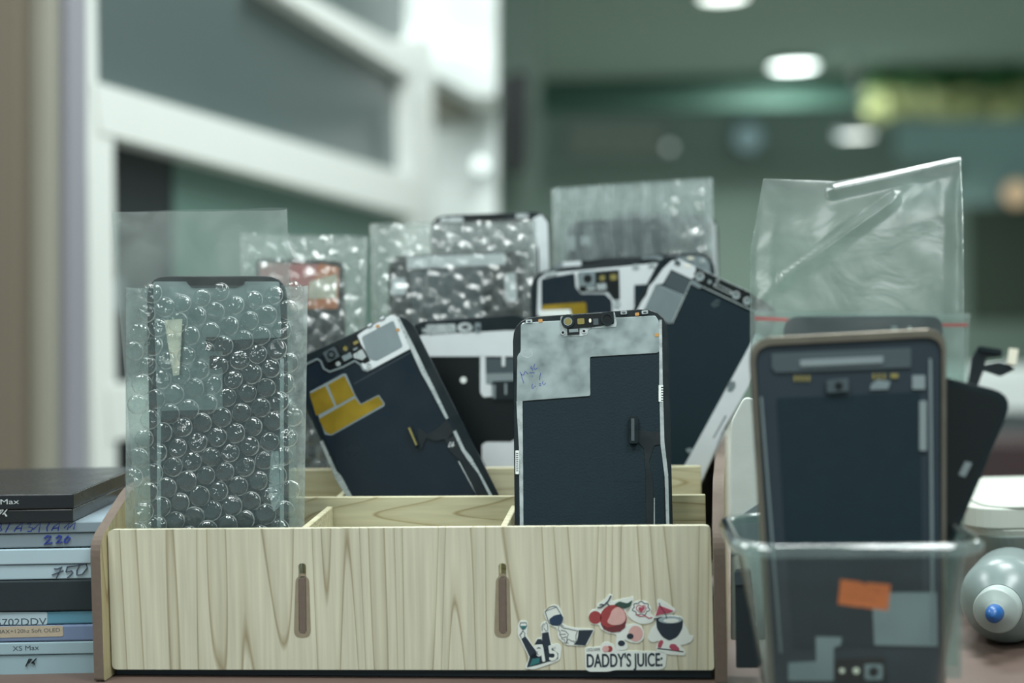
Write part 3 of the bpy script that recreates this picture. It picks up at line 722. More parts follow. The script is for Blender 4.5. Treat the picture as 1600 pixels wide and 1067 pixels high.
for x, y in ((590, 160), (757, 190)): part('copper_pad', pl, fillet(quad(*b_((x, y))[0], 5.5, 4.5, -28), 1.5), 0.95, 1.1, M['copper'], t)
fx = part('flex_cable', pl, m_((570, 608), (606, 636), (640, 620), (690, 576), (722, 622), (692, 656), (722, 640), (772, 712), (842, 800), (876, 885), (900, 940), (836, 940), (810, 885), (752, 752), (704, 706), (682, 656), (640, 664), (604, 652), (584, 700), (570, 690)), 0.5, 1.2, M['flex'], t, r=2)
part('connector', pl, m_((526, 608), (543, 600), (576, 682), (560, 690)), 0.5, 3.0, M['black'], fx); part('contact_strip', pl, m_((530, 612), (538, 608), (568, 680), (562, 684)), 3.0, 3.3, M['lens_gold'], fx)
part('seam_line', pl, [stroke(m_((738, 748), (812, 886), (836, 936)), 1.4)], 0.3, 0.5, M['letter'], t)
part('printed_mark', pl, [stroke(m_((696, 690), (704, 668), (712, 680), (700, 690)), 1.3), stroke(m_((718, 668), (712, 690)), 1.3), stroke(m_((712, 680), (722, 684)), 1.3)], 1.2, 1.3, M['letter'], fx)
part('film_crease', pl, [stroke(b_((390, 640), (870, 372)), 0.8)], 0.18, 0.24, M['dark_grey'], t)

# ---- C: screen with white band, back row
PC = Plane(730, 730, 0.872, 6, 4, 0.0165); pl = PC
t = phone('upright black phone screen with broad white band behind the tilted gold-patched one', PC,
          [(638, 503, 28), (826, 489, 28), (838, 920, 20), (648, 930, 20)], 28, 'jet', face_in=[(655, 528), (815, 515), (830, 900), (662, 905)])
part('band', pl, m_((566, 232), (590, 222), (940, 204), (1000, 204), (1000, 312), (606, 312)), 0.18, 0.8, M['white_metal'], t)
part('bracket', pl, fillet(m_((604, 180), (724, 176), (728, 212), (606, 222)), 2), 0.1, 1.2, M['steel'], t); part('bracket', pl, fillet(m_((586, 196), (606, 194), (606, 212), (588, 212)), 1), 0.1, 1.0, M['steel'], t)
part('earpiece', pl, [(circ(*m_((765, 192))[0], 12, 20, 8), [quad(*m_((765, 190))[0], 9, 5)])], 0.1, 1.3, M['steel'], t)
part('bracket', pl, fillet(m_((806, 172), (830, 172), (830, 214), (806, 214)), 2), 0.1, 1.2, M['grey_foil'], t); part('screw', pl, circ(*m_((820, 195))[0], 2.4, 12), 1.2, 1.5, M['jet'], t)
part('band', pl, fillet(m_((828, 308), (850, 308), (852, 428), (880, 430), (880, 478), (842, 482), (828, 462)), 2), 0.18, 0.8, M['white_metal'], t)
part('band', pl, fillet(m_((918, 312), (932, 312), (932, 354), (918, 354)), 2), 0.8, 1.0, M['white_metal'], t)
part('window', pl, m_((852, 320), (990, 320), (990, 384), (852, 384)), 0.18, 0.5, M['dark_grey'], t); part('window', pl, m_((852, 384), (990, 380), (990, 424), (852, 428)), 0.18, 0.6, M['grey'], t)
part('dot_mark', pl, circ(*m_((758, 410))[0], 5), 0.18, 0.4, M['white'], t)
fx = part('flex_cable', pl, m_((878, 416), (990, 412), (990, 490), (880, 494)), 0.6, 1.6, M['flex'], t, r=2)
part('contact_strip', pl, [m_((882, 430), (892, 430), (892, 486), (882, 486)), m_((930, 424), (940, 424), (940, 470), (930, 470))], 1.6, 1.8, M['grey'], fx)
part('battery_label', pl, fillet(m_((835, 680), (852, 668), (958, 668), (970, 658), (1000, 658), (1000, 790), (860, 790), (835, 740)), 2), 0.18, 0.8, M['white_metal'], t)

# ---- D: screen with camera block and gold strip, behind A; two more edges behind it
e_ = lambda *p: [(820 + x / 4.2105, 380 + y / 4.2105) for x, y in p]
def edge_phone(label, Y, outline, plate, pads, lean=5):
    p2 = Plane(sum(q[0] for q in outline) / 4, 727, Y, lean, 4, 0.0165)
    t2 = phone(label, p2, outline, 30)
    part('steel_plate', p2, fillet(plate, 3), 0.0, 0.7, M['grey_foil'], t2)
    for q in pads: part('bracket', p2, q[0], 0.7, 1.3, M[q[1]], t2)
    return t2
PD = Plane(930, 727, 0.888, 6, 4, 0.0165); pl = PD
t = phone('phone screen with a camera block and thin gold strip directly behind the upright silver-plated one', PD,
          [(828, 424, 34), (1046, 400, 34), (1060, 900, 26), (842, 905, 26)], 34, 'matte')
part('steel_plate', pl, fillet(e_((80, 480), (88, 240), (140, 200), (340, 182), (870, 132), (940, 170), (930, 480), (620, 480)), 3), 0, 0.5, M['white_metal'], t, bev=0.0002)
part('back_film', pl, fillet(e_((108, 236), (328, 196), (335, 290), (370, 334), (530, 334), (572, 376), (576, 480), (585, 700), (110, 700)), 3), 0.5, 0.7, M['gloss'], t)
part('back_film', pl, e_((720, 275), (940, 262), (940, 700), (722, 700)), 0.5, 0.7, M['matte'], t)
part('gold_foil', pl, fillet(e_((114, 408), (394, 388), (404, 400), (408, 480), (308, 480), (308, 432), (114, 440)), 1), 0.7, 0.85, M['gold'], t)
part('label_strip', pl, e_((96, 442), (300, 434), (310, 482), (96, 484)), 0.7, 0.85, M['white'], t)
cb = part('camera_bar', pl, fillet(e_((350, 195), (620, 175), (625, 370), (584, 372), (548, 320), (360, 320)), 2), 0.5, 1.0, M['jet'], t)
part('camera_housing', pl, fillet(e_((358, 190), (462, 184), (464, 282), (360, 286)), 2), 1.0, 2.6, M['grey_foil'], cb); part('lens', pl, circ(*e_((414, 236))[0], 6.6), 2.6, 2.9, M['jet'], cb)
part('lens_ring', pl, [ring(*e_((510, 228))[0], 5, 8.4)], 1.0, 2.0, M['black'], cb); part('lens', pl, circ(*e_((510, 228))[0], 5), 1.0, 1.5, M['lens_gold'], cb)
part('sensor', pl, fillet(quad(*e_((583, 225))[0], 10, 9, -4), 1), 1.0, 1.6, M['lens_gold'], cb)
part('shield', pl, [quad(*e_((434, 298))[0], 13, 6, -4), quad(*e_((505, 288))[0], 15, 10, -4)], 1.0, 1.8, M['steel'], cb)
part('screw', pl, [ring(*e_((605, 400))[0], 3, 5.6, 16)], 0.5, 1.2, M['steel'], t)
for x, y in ((150, 203), (190, 198), (730, 153), (835, 143)): part('clip', pl, fillet(quad(*e_((x, y))[0], 10, 6, -4), 1.5), 0.5, 1.3, M['steel'], t)
edge_phone('phone screen whose top edge shows just above the camera-block one', 0.900, [(848, 414, 34), (1064, 393, 34), (1076, 890, 26), (862, 895, 26)],
           e_((175, 170), (240, 128), (880, 80), (960, 110), (960, 300), (180, 300)), [(e_((375, 118), (770, 92), (770, 140), (375, 160)), 'jet'), (e_((250, 124), (370, 118), (370, 150), (250, 156)), 'white_metal')])
edge_phone('phone screen with rounded grey corner showing right of the diamond-tilted one', 0.910, [(905, 404, 34), (1117, 393, 34), (1124, 880, 26), (915, 890, 26)],
           e_((400, 110), (1150, 82), (1215, 120), (1235, 300), (420, 300)), [(circ(*e_((1172, 115))[0], 5), 'steel'), (quad(*e_((1090, 100))[0], 9, 4, 4), 'paper')])

# ---- E: screen leaning right
PE = Plane(1080, 727, 0.862, 4, 4, 0.0165); pl = PE
t = phone('large phone screen tilted to the right with ringed sensors along its top edge', PE,
          [(1038, 392, 26), (1222, 484, 30), (1027, 902, 26), (822, 800, 26)], 30, 'matte', face_in=[(1046, 414), (1205, 492), (1021, 885), (842, 795)])
part('steel_plate', pl, fillet(e_((908, 168), (962, 118), (1015, 104), (1122, 154), (1126, 214), (1096, 236), (962, 172), (908, 266), (862, 270), (790, 424), (700, 600), (660, 590), (770, 380), (800, 340), (818, 282), (850, 250)), 2), 0.18, 0.8, M['white_metal'], t)
part('window', pl, e_((965, 172), (1094, 238), (1050, 345), (914, 275)), 0.18, 0.4, M['dark_grey'], t)
part('grey_patch', pl, fillet(e_((866, 266), (1050, 346), (966, 524), (945, 532), (780, 428)), 2), 0.4, 0.7, M['grey_foil'], t, bev=0.0002)
part('window_edge', pl, [stroke(e_((1098, 240), (1052, 346), (968, 528)), 1.6)], 0.5, 0.9, M['steel'], t)
part('bracket', pl, fillet(e_((1094, 236), (1130, 250), (1168, 286), (1150, 300), (1092, 270)), 2), 0.4, 0.9, M['grey_foil'], t)
bar = part('sensor_bar', pl, fillet(e_((1112, 195), (1135, 172), (1490, 330), (1540, 372), (1520, 430), (1460, 410), (1165, 272), (1120, 245)), 3), 0.18, 0.9, M['jet'], t)
part('bar_edge', pl, [stroke(e_((1165, 285), (1460, 425), (1530, 455)), 1.6), stroke(e_((1170, 178), (1480, 322)), 1.4)], 0.18, 1.2, M['steel'], t)
for x, y, r0, r1 in ((1150, 220, 5, 7), (1388, 342, 4.6, 6.4), (1462, 380, 4.6, 6.4)):
    part('sensor_ring', pl, [ring(*e_((x, y))[0], r0, r1)], 0.9, 1.7, M['steel'], bar); part('sensor', pl, circ(*e_((x, y))[0], r0), 0.9, 1.2, M['grey'], bar)
part('sensor', pl, circ(*e_((1215, 255))[0], 3.4), 0.9, 1.3, M['grey'], bar); part('sensor_ring', pl, [ring(*e_((1268, 245))[0], 1.6, 2.8)], 0.9, 1.3, M['steel'], bar)
part('earpiece', pl, [(fillet(e_((1250, 260), (1368, 318), (1356, 342), (1238, 284)), 2), [e_((1258, 270), (1356, 320), (1350, 332), (1248, 282))])], 0.9, 1.5, M['steel'], bar)
part('clip', pl, fillet(quad(*e_((1004, 128))[0], 9, 6, 26), 1), 0.8, 1.6, M['dark_grey'], t); part('copper_pad', pl, fillet(quad(*e_((1070, 150))[0], 6, 5, 26), 1), 0.8, 1.0, M['paper'], t)
part('printed_mark', pl, [stroke(e_((1228, 408), (1262, 376), (1284, 382)), 3), stroke(e_((1240, 418), (1276, 398)), 3)], 0.18, 0.24, M['dark_grey'], t)
f4 = lambda *p: [(780 + x / 2.54, 360 + y / 2.54) for x, y in p]
part('side_strip', pl, f4((1020, 408), (735, 932), (690, 1020), (790, 1020), (830, 932), (884, 800), (990, 616), (1080, 450)), 0.18, 1.0, M['white_metal'], t)
part('strip_patch', pl, fillet(f4((910, 600), (935, 598), (938, 620), (924, 642), (904, 640)), 2), 1.0, 1.1, M['grey_foil'], t)
part('strip_marks', pl, [stroke(f4((892 - i * 7, 742 + i * 13), (900 - i * 7, 736 + i * 13)), 1.6) for i in range(7)] + [stroke(f4((898, 740), (850, 824)), 1.4)], 1.0, 1.08, M['dark_grey'], t)
part('side_line', pl, [stroke(f4((898, 790), (830, 932), (800, 1000)), 3)], 0.0, 0.5, M['steel'], t)
part('bracket', pl, fillet(f4((738, 868), (760, 862), (770, 872), (752, 886)), 2), 0.2, 0.9, M['grey'], t)

# ================================================================== BUBBLE WRAPPED SCREENS
# ---- front left: screen in a clear bag, slipped into a bubble wrap pouch
PW = Plane(335, 825, 0.744, 6, 4, 0.0165)
sl = Plane(335, 825, 0.7455, 6, 4, 0.0165)
t = phone('phone screen in the front left bubble pouch, black top edge sticking out', PW,
          [(229, 431, 34), (447, 431, 34), (452, 985, 26), (238, 985, 26)], 34, 'matte', face_in=[(250, 530), (438, 525), (444, 960), (254, 960)], group='bubble wrapped phone screens')
part('steel_plate', PW, fillet([(240, 440), (437, 440), (440, 527), (348, 532), (348, 640), (246, 642)], 4), 0.18, 0.7, M['silver'], t)
part('sensor_bar', PW, fillet([(286, 433), (384, 433), (382, 445), (370, 450), (300, 450)], 3), 0.7, 1.4, M['jet'], t)
part('camera_housing', PW, [fillet(quad(336, 538, 26, 22), 3), fillet(quad(340, 566, 22, 20), 3)], 0.18, 2.0, M['jet'], t)
part('rail', PW, [rect(246, 640, 252, 960), rect(438, 560, 444, 960)], 0.18, 0.8, M['steel'], t)
part('flex_cable', PW, fillet([(424, 705), (436, 705), (438, 790), (428, 800), (420, 770)], 3), 0.18, 0.8, M['steel'], t)
t = thing('paper_slip', 'narrow torn cream paper slip inside the front left bubble wrap pouch', 'paper', PW)
part('slip', PW, [(260, 501), (288, 499), (286, 540), (283, 586), (274, 588), (266, 540)], 3.4, 3.6, M['paper'], t)
GW = 'bubble wrap pouches'
t = thing('bubble_pouch', 'front left bubble wrap pouch with large clear round bubbles', 'pouch', PW, GW)
def soft(a, f, sd): return lambda s, tt, u, v: a * nz(u * f, v * f, sd)
q1 = [(197, 449), (481, 446), (473, 985), (196, 985)]
q1w = [(203, 452), (475, 449), (468, 985), (201, 985)]
def edge_close(h0, amp, f, sd, sign=1):
    def g(s, tt, u, v):
        e = min(1, min(s, 1 - s) / 0.06)
        return h0 * (e ** 0.5) + amp * nz(u * f, v * f, sd)
    return g
sheet('front_sheet', PW, q1, 46, 80, edge_close(4.4, 0.7, 110, 3.0), M['bubble_back'], t)
sheet('back_sheet', PW, q1, 30, 40, edge_close(-5.2, 0.5, 90, 8.0), M['bubble_rear'], t)
def bubble_mesh(seed):
    q = random.Random(seed); n = 18
    prof = [(1.03, 0.0), (0.96, 0.45), (0.88, 0.8), (0.7, 0.95), (0.4, 1.0)]
    vs, fs = [], []
    Rr, Hh = 0.0051, 0.0023
    for r_, h_ in prof:
        for i in range(n):
            a = 2 * math.pi * i / n
            k = 1 + 0.05 * nz(math.cos(a) * 1.5, math.sin(a) * 1.5, seed * 3.1 + h_)
            d = 1 + 0.28 * nz(r_ * math.cos(a) * 2.2, r_ * math.sin(a) * 2.2, seed * 5.7 + 1)
            vs.append((Rr * r_ * k * math.cos(a), Rr * r_ * k * math.sin(a), Hh * h_ * (d if h_ > 0 else 1)))
    vs.append((0, 0, Hh * (1 - 0.35 * q.random())))
    for k in range(len(prof) - 1):
        for i in range(n): fs.append((k * n + i, k * n + (i + 1) % n, (k + 1) * n + (i + 1) % n, (k + 1) * n + i))
    c = len(vs) - 1; k = (len(prof) - 1) * n
    for i in range(n): fs.append((k + i, k + (i + 1) % n, c))
    me = bpy.data.meshes.new('bubble'); me.from_pydata(vs, [], fs); me.update()
    me.materials.append(M['bubble']); me.materials.append(M['bubble_edge'])
    for p in me.polygons[:n]: p.material_index = 1  # sealed base ring made hazier to paint the bright refraction rim
    for p in me.polygons: p.use_smooth = True
    return me
BUB = [bubble_mesh(i) for i in range(7)]
def bubbles(pl, quad_px, parent, pitch, h0, ang, lim, scale=1.0):
    TL, TR, BR, BL = [Vector(pl.uv(*p)) for p in quad_px]
    ca, sa = math.cos(R(ang)), math.sin(R(ang)); k = 0
    for j in range(-30, 31):
        for i in range(-30, 31):
            x = (i + 0.5 * (j % 2)) * pitch; y = j * pitch * 0.866
            p = (TL + BR) / 2 + Vector((x * ca - y * sa, x * sa + y * ca)) + Vector((rnd.gauss(0, 1), rnd.gauss(0, 1))) * pitch * 0.03
            if not (BL.x + (TL.x - BL.x) * 0.5 + 0.0052 < p.x < BR.x + (TR.x - BR.x) * 0.5 - 0.0052): continue
            if not (lim < p.y < min(TL.y, TR.y) - 0.002): continue
            o = bpy.data.objects.new('bubble', BUB[rnd.randrange(7)]); C.objects.link(o); o.parent = parent
            o.location = (p.x, p.y, h0 + rnd.uniform(-0.0002, 0.0005))
            f = scale * rnd.uniform(0.93, 1.06)
            o.rotation_euler = (R(rnd.gauss(0, 5)), R(rnd.gauss(0, 5)), rnd.uniform(0, 6.28)); o.scale = (f, f, f * rnd.uniform(0.7, 1.15)); k += 1
    return k
nb = bubbles(PW, q1, t, 0.0106, 0.0044, 14, PW.uv(300, 838)[1])
# clear bag around that screen, reaching above the pouch
t = thing('clear_bag', 'clear plastic bag sticking up out of the front left bubble wrap pouch', 'bag', PW, 'clear plastic bags')
qb = [(173, 332), (450, 325), (468, 960), (226, 960)]
def bagf(h0, amp, f, sd):
    def g(s, tt, u, v):
        e = min(1, min(s, 1 - s) / 0.12)
        return h0 * e ** 0.6 + amp * nz(u * f, v * f * 0.45, sd) * min(1, 0.25 + (1 - tt) * 1.1) * (0.2 + 0.8 * e)
    return g
sheet('front_film', PW, qb, 40, 60, bagf(2.6, 3.2, 38, 1.0), M['clear'], t)
sheet('back_film', PW, [(174, 330), (448, 327), (468, 960), (226, 960)], 40, 60, bagf(-4.2, 2.6, 34, 5.0), M['clear_rear'], t)

# ---- pouches standing further back
def hexh(pitch, h, ang, warp, sd, x0=0.0):
    ca, sa = math.cos(R(ang)), math.sin(R(ang))
    def g(s, tt, u, v):
        u2, v2 = u * ca + v * sa, -u * sa + v * ca
        best = 9
        j0 = round(v2 / (pitch * 0.866))
        for j in (j0 - 1, j0, j0 + 1):
            i0 = round(u2 / pitch - 0.5 * (j % 2))
            for i in (i0 - 1, i0, i0 + 1):
                d = math.hypot(u2 - (i + 0.5 * (j % 2)) * pitch, v2 - j * pitch * 0.866)
                best = min(best, d)
        x = best / (pitch * 0.47)
        dome = math.sqrt(max(0, 1 - x ** 3)) if x < 1 else 0
        e = min(1, min(s, 1 - s) / 0.05) ** 0.5
        return x0 * e + h * dome * (1 + 0.5 * nz(u * 300, v * 300, sd)) + warp * nz(u * 60, v * 60, sd) + 0.35 * warp * nz(u * 190, v * 190, sd + 4)
    return g
def pouch(label, pl, q, front, back, nu=110, nv=110, fm='bubble_far'):
    t = thing('bubble_pouch', label, 'pouch', pl, GW)
    sheet('front_sheet', pl, q, nu, nv, front, M[fm], t)
    sheet('back_sheet', pl, q, 30, 40, back, M['bubble_rear'], t)
    return t
# red and orange labelled one behind the front pouch
P2 = Plane(480, 727, 0.880, 8, 4, 0.0165)
M['lab_red'] = mat('red_label', (176, 112, 112), 0.6, var=0.1, vscale=80); M['lab_or'] = mat('orange_label', (190, 112, 66), 0.6, var=0.1); M['lab_bg'] = mat('label_pale', (196, 196, 180), 0.6)
t = phone('dark phone screen with red and orange label in the second bubble pouch', P2, [(398, 402, 12), (536, 408, 12), (548, 900, 20), (410, 900, 20)], 14, 'matte', face_in=[(404, 410), (532, 415), (542, 880), (416, 880)], group='bubble wrapped phone screens')
part('label', P2, [(330 + 76, 410), (510, 414), (512, 440), (490, 480), (420, 480), (406, 470)], 0.2, 0.5, M['lab_red'], t)
part('label', P2, [(500, 412), (530, 418), (528, 482), (420, 484), (482, 478), (490, 440)], 0.5, 0.7, M['lab_or'], t)
part('label', P2, [(484, 440), (527, 428), (526, 466), (480, 468)], 0.7, 0.8, M['lab_bg'], t)
pouch('bubble wrap pouch with a red and orange label showing through, behind the front left pouch', P2, [(376, 366), (574, 370), (562, 930), (384, 930)],
      hexh(0.0115, 1.7, 8, 2.2, 2.0, 4.0), edge_close(-5, 0.8, 70, 3))
# centre left one
P3 = Plane(710, 727, 0.900, 7, 4, 0.0165)
t = phone('grey-banded phone screen inside the wide bubble wrap pouch left of centre', P3, [(606, 400, 24), (815, 392, 24), (826, 900, 20), (618, 905, 20)], 24, 'matte', group='bubble wrapped phone screens')
part('band', P3, fillet([(636, 402), (790, 396), (790, 414), (636, 420)], 3), 0.0, 0.8, M['white_metal'], t)
part('window', P3, [(640, 424), (754, 418), (758, 620), (648, 624)], 0.0, 0.4, M['dark_grey'], t)
part('bracket', P3, [fillet([(612, 435), (634, 434), (634, 460), (612, 462)], 3), fillet([(788, 428), (806, 426), (808, 470), (790, 472)], 3)], 0.0, 0.9, M['white_metal'], t)
pouch('wide bubble wrap pouch left of centre with crinkled right edge', P3, [(578, 351), (838, 344), (850, 930), (590, 930)],
      hexh(0.0105, 1.5, 20, 2.4, 7.0, 4.2), edge_close(-5, 0.8, 70, 9), 130, 130)
P3b = Plane(780, 727, 0.921, 7, 4, 0.0165)
t = phone('phone screen with white frame corner standing behind the wide bubble wrap pouch', P3b, [(672, 337, 26), (858, 330, 26), (866, 860, 20), (680, 865, 20)], 26, 'matte', face_in=[(690, 352), (834, 348), (840, 840), (696, 842)])
part('side_strip', P3b, fillet([(832, 342), (846, 335), (856, 348), (858, 420), (862, 600), (846, 600), (842, 390), (836, 376)], 4), 0.18, 0.9, M['white_metal'], t)
part('top_strip', P3b, fillet(rect(688, 340, 724, 347), 2), 0.18, 0.9, M['steel'], t); part('top_strip', P3b, fillet(rect(806, 334, 826, 341), 2), 0.18, 0.9, M['steel'], t); part('sensor_bar', P3b, fillet([(726, 339), (790, 335), (790, 345), (726, 348)], 2), 0.18, 1.2, M['jet'], t)
# right of centre: ribbed, crumpled
P4 = Plane(990, 727, 0.935, 5, 4, 0.0165)
t = phone('dark phone screen inside the tall ribbed bubble wrap pouch right of centre', P4, [(884, 346, 28), (1046, 338, 28), (1054, 860, 20), (892, 865, 20)], 28, 'matte', face_in=[(890, 352), (1038, 346), (1046, 840), (898, 842)], group='bubble wrapped phone screens')
part('bracket', P4, [fillet(quad(892, 380, 12, 22), 2), fillet(quad(915, 376, 14, 14), 2)], 0.2, 0.8, M['white_metal'], t)
def ribs(sd):
    def g(s, tt, u, v):
        e = min(1, min(s, 1 - s) / 0.05) ** 0.5
        r_ = abs(math.sin(u * 250 + 1.2 * nz(u * 30, v * 30, sd)))
        right = max(0, (s - 0.55) / 0.45)
        return 4.4 * e + 3.4 * r_ ** 0.7 * (1 - 0.4 * right) + 0.6 * nz(u * 120, v * 60, sd) + (3.0 * right + 0.3) * nz(u * 90, v * 120, sd + 3)
    return g
pouch('tall ribbed bubble wrap pouch right of centre, the highest of the wrapped screens', P4, [(862, 296), (1113, 279), (1122, 900), (872, 900)], ribs(2), edge_close(-5, 0.8, 70, 1), 140, 120, 'ribbed')
P4b = Plane(1060, 727, 0.952, 5, 4, 0.0165)
t = phone('phone screen edge showing right of the tall ribbed bubble wrap pouch', P4b, [(960, 330, 26), (1121, 336, 26), (1132, 830, 20), (970, 830, 20)], 26, 'matte')
part('side_strip', P4b, [(1110, 350), (1118, 350), (1128, 600), (1118, 600)], 0, 0.8, M['white_metal'], t)

# ================================================================== STACK OF SCREEN BOXES at the left
M['bx_black'] = mat('black_card', (26, 32, 37), 0.25, spec=0.6, rvar=0.05); M['bx_grey'] = mat('grey_card', (126, 142, 152), 0.6, var=0.06)
M['bx_white'] = mat('white_card', (168, 190, 201), 0.6, var=0.04); M['bx_dark'] = mat('charcoal_card', (28, 40, 46), 0.7, var=0.08, vscale=300)
M['bx_teal'] = mat('teal_card', (88, 140, 162), 0.55, var=0.05); M['bx_lav'] = mat('lavender_card', (112, 130, 162), 0.55, var=0.06); M['bx_blue'] = mat('pale_blue_card', (148, 172, 182), 0.6, var=0.04)
M['gold_lab'] = mat('iridescent_label', (206, 196, 176), 0.3, metal=0.5, var=0.2, vscale=120)
SY = 0.737
def zpx(y): return at(70, y, SY).z
def sbox(label, y0, y1, ysplit, m, xr, ysh=0.0, yaw=1.0, depth=0.095, front=SY):
    z0, z1 = zpx(y1), zpx(y0)
    w = 0.168
    w_ = R(yaw)
    p = Plane(0, 500, front, 0, yaw, 0)
    p.O = Vector((xr - w * math.cos(w_), front + ysh + w * math.sin(w_), z0)); 
    t = thing('screen_box', label, 'box', p, 'boxes stacked at the left')
    g = 0.00035
    if ysplit:
        zs = zpx(ysplit) - z0
        a = box('tray', 0.0008, 0, -depth, w - 0.0008, zs - g, -0.0008, M[m], t); bevel(a, 0.0006)
        a = box('lid', 0, zs, -depth - 0.0008, w, z1 - z0 - g, 0, M[m], t); bevel(a, 0.0006)
    else:
        a = box('sleeve', 0, 0, -depth, w, z1 - z0 - g, 0, M[m], t); bevel(a, 0.0008)
    return t, p
t, p = sbox('bottom pale blue screen box printed XS Max on its lid', 1002.5, 1047 + 9, 1023, 'bx_blue', -0.2125, 0, 0.6)
text('printed_name', p, 'XS Max', (20, 1017), (61, 1015), 7.5, 0.06, M['dark_grey'], t); part('printed_mark', p, [stroke([(40, 1041), (45, 1030), (49, 1030), (44, 1036)], 1.3), stroke([(49, 1036), (56, 1029)], 1.2), stroke([(50, 1034), (54, 1038)], 1.2)], -0.8, 0.06, M['jet'], t)
t, p = sbox('lavender blue screen box with a shiny gold label, second from the bottom', 976.5, 1002.5, None, 'bx_lav', -0.2130, 0.0, 0.9)
part('shiny_label', p, fillet([(-60, 980), (98, 977), (99, 994), (-60, 998)], 3), 0, 0.2, M['gold_lab'], t)
text('printed_name', p, 'OMAX+120hz Soft OLED', (-14, 990), (94, 987), 6, 0.24, M['dark_grey'], t)
t, p = sbox('teal screen box with a white product code label, under the charcoal box', 955.5, 976.5, None, 'bx_teal', -0.2135, 0.001, 0.6)
part('code_label', p, fillet([(-60, 956.5), (74, 956), (74, 975.5), (-60, 975.8)], 3), 0, 0.2, M['bx_white'], t)
text('product_code', p, 'A5702DDV', (-20, 978), (73, 976), 11, 0.24, M['dark_grey'], t)
sbox('thick plain charcoal box in the middle of the stack', 906, 955.5, None, 'bx_dark', -0.2140, 0.0, 0.4)
t, p = sbox('white screen box with 750 written in pen, on top of the charcoal box', 857, 906, 882, 'bx_white', -0.2135, 0.0, 1.0)
z_ = lambda *q: [(x / 10.667 - 5, 810 + y / 10.667) for x, y in q]
part('handwriting', p, [stroke(z_((950, 838), (1010, 840), (1080, 805), (1040, 890), (985, 1000)), 0.9), stroke(z_((915, 940), (1105, 868)), 0.9), stroke(z_((1380, 775), (1170, 805), (1145, 890), (1240, 870), (1265, 905), (1170, 990)), 0.9), stroke(z_((1380, 775), (1330, 870), (1330, 945), (1420, 930), (1505, 820), (1480, 750), (1380, 775)), 0.9)], -0.8, 0.06, M['ink_dark'], t)
t, p = sbox('grey screen box with blue marker writing and the price 220, under the black box', 815.5, 856, 833.5, 'bx_grey', -0.2130, 0.0, 1.1)
part('handwriting', p, [stroke(z_((785, 330), (840, 290), (890, 300), (870, 350), (785, 430), (920, 405)), 2.2), stroke(z_((985, 330), (1030, 285), (1070, 300), (1050, 345), (985, 405), (1085, 395)), 2.2), stroke(z_((1130, 350), (1120, 400), (1170, 400), (1215, 330), (1180, 295), (1130, 350)), 2.2)], -0.8, 0.06, M['ink'], t)
part('handwriting', p, [stroke(z_(*q), 2.0) for q in (((30, 80), (80, 100), (60, 150), (85, 190), (10, 235)), ((225, 70), (145, 230)), ((285, 220), (330, 150), (430, 70), (400, 215)), ((310, 170), (415, 160)), ((505, 90), (575, 90), (530, 140), (600, 160), (570, 215), (510, 215)), ((600, 190), (730, 70), (700, 230)), ((880, 70), (835, 150), (840, 215)), ((910, 205), (950, 140), (1045, 75), (1020, 205)), ((930, 165), (1030, 155)), ((1120, 160), (1210, 75), (1175, 190)), ((1210, 150), (1310, 65), (1280, 180)))], 0, 0.06, M['ink'], t)
t, p = sbox('glossy black screen box on top of the stack with white lettering', 770, 815.5, 794, 'bx_black', -0.2290, -0.003, 1.6, 0.115)
text('printed_name', p, 'Pro Max', (-30, 789), (30, 787), 8, 0.1, M['letter'], t); part('printed_mark', p, [stroke([(-4, 808), (1, 797), (5, 797), (0, 803)], 1.4), stroke([(4, 804), (11, 796)], 1.4), stroke([(6, 801), (10, 807)], 1.4)], -0.8, 0.1, M['letter'], t)

# ================================================================== CLEAR TUB WITH SCREENS at the right
def rrect(x0, x1, y0, y1, r, n=7):
    out = []
    for cx, cy, a0 in ((x1 - r, y1 - r, 0), (x0 + r, y1 - r, 90), (x0 + r, y0 + r, 180), (x1 - r, y0 + r, 270)):
        for k in range(n + 1):
            a = R(a0 + 90 * k / n); out.append((cx + r * math.cos(a), cy + r * math.sin(a)))
    return out
def loft(rings):
    vs, fs = [], []
    n = len(rings[0][0])
    for pts, z in rings: vs += [(x, y, z) for x, y in pts]
    for k in range(len(rings) - 1):
        for i in range(n):
            j = (i + 1) % n
            fs.append((k * n + i, k * n + j, (k + 1) * n + j, (k + 1) * n + i))
    return vs, fs, n
TC = Vector((0.1445, 0.622, 0)); ZR = 0.0865
t = thing('clear_tub', 'clear plastic food tub holding phone screens and bags at the right', 'tub', Matrix.Translation(TC) @ Matrix.Rotation(R(-4), 4, 'Z'))
def rr(z, g=0.0):
    k = (z / ZR)
    hx = 0.0335 + (0.0475 - 0.0335) * k + g; hy = 0.0275 + 0.0125 * k + g
    return rrect(-hx, hx, -hy, hy, 0.014 + 0.004 * k)
def shrink(z, d):
    k = z / ZR
    hx = 0.0335 + 0.014 * k - d; hy = 0.0275 + 0.0125 * k - d
    return rrect(-hx, hx, -hy, hy, 0.013 + 0.004 * k)
rings = [(shrink(0, 0.008), 0.0006), (shrink(0, 0.002), 0.002), (shrink(0, 0), 0.006)] + [(rr(z), z) for z in (0.02, 0.04, 0.06, 0.078, ZR)]
vs, fs, n = loft(rings); fs.append(list(range(n))[::-1])
me = bpy.data.meshes.new('tub'); me.from_pydata(vs, [], fs); me.update(); obj('body', me, M['tub'], t, True)
o_, i_ = rr(ZR, 0.0052), rr(ZR, 0.0)
prof = [(0.0, -0.0005), (0.0, 0.0008), (0.0016, 0.0016), (0.0042, 0.0010), (0.0050, -0.0008), (0.0050, -0.0036)]
rings = [(rr(ZR, g), ZR + dz) for g, dz in prof]
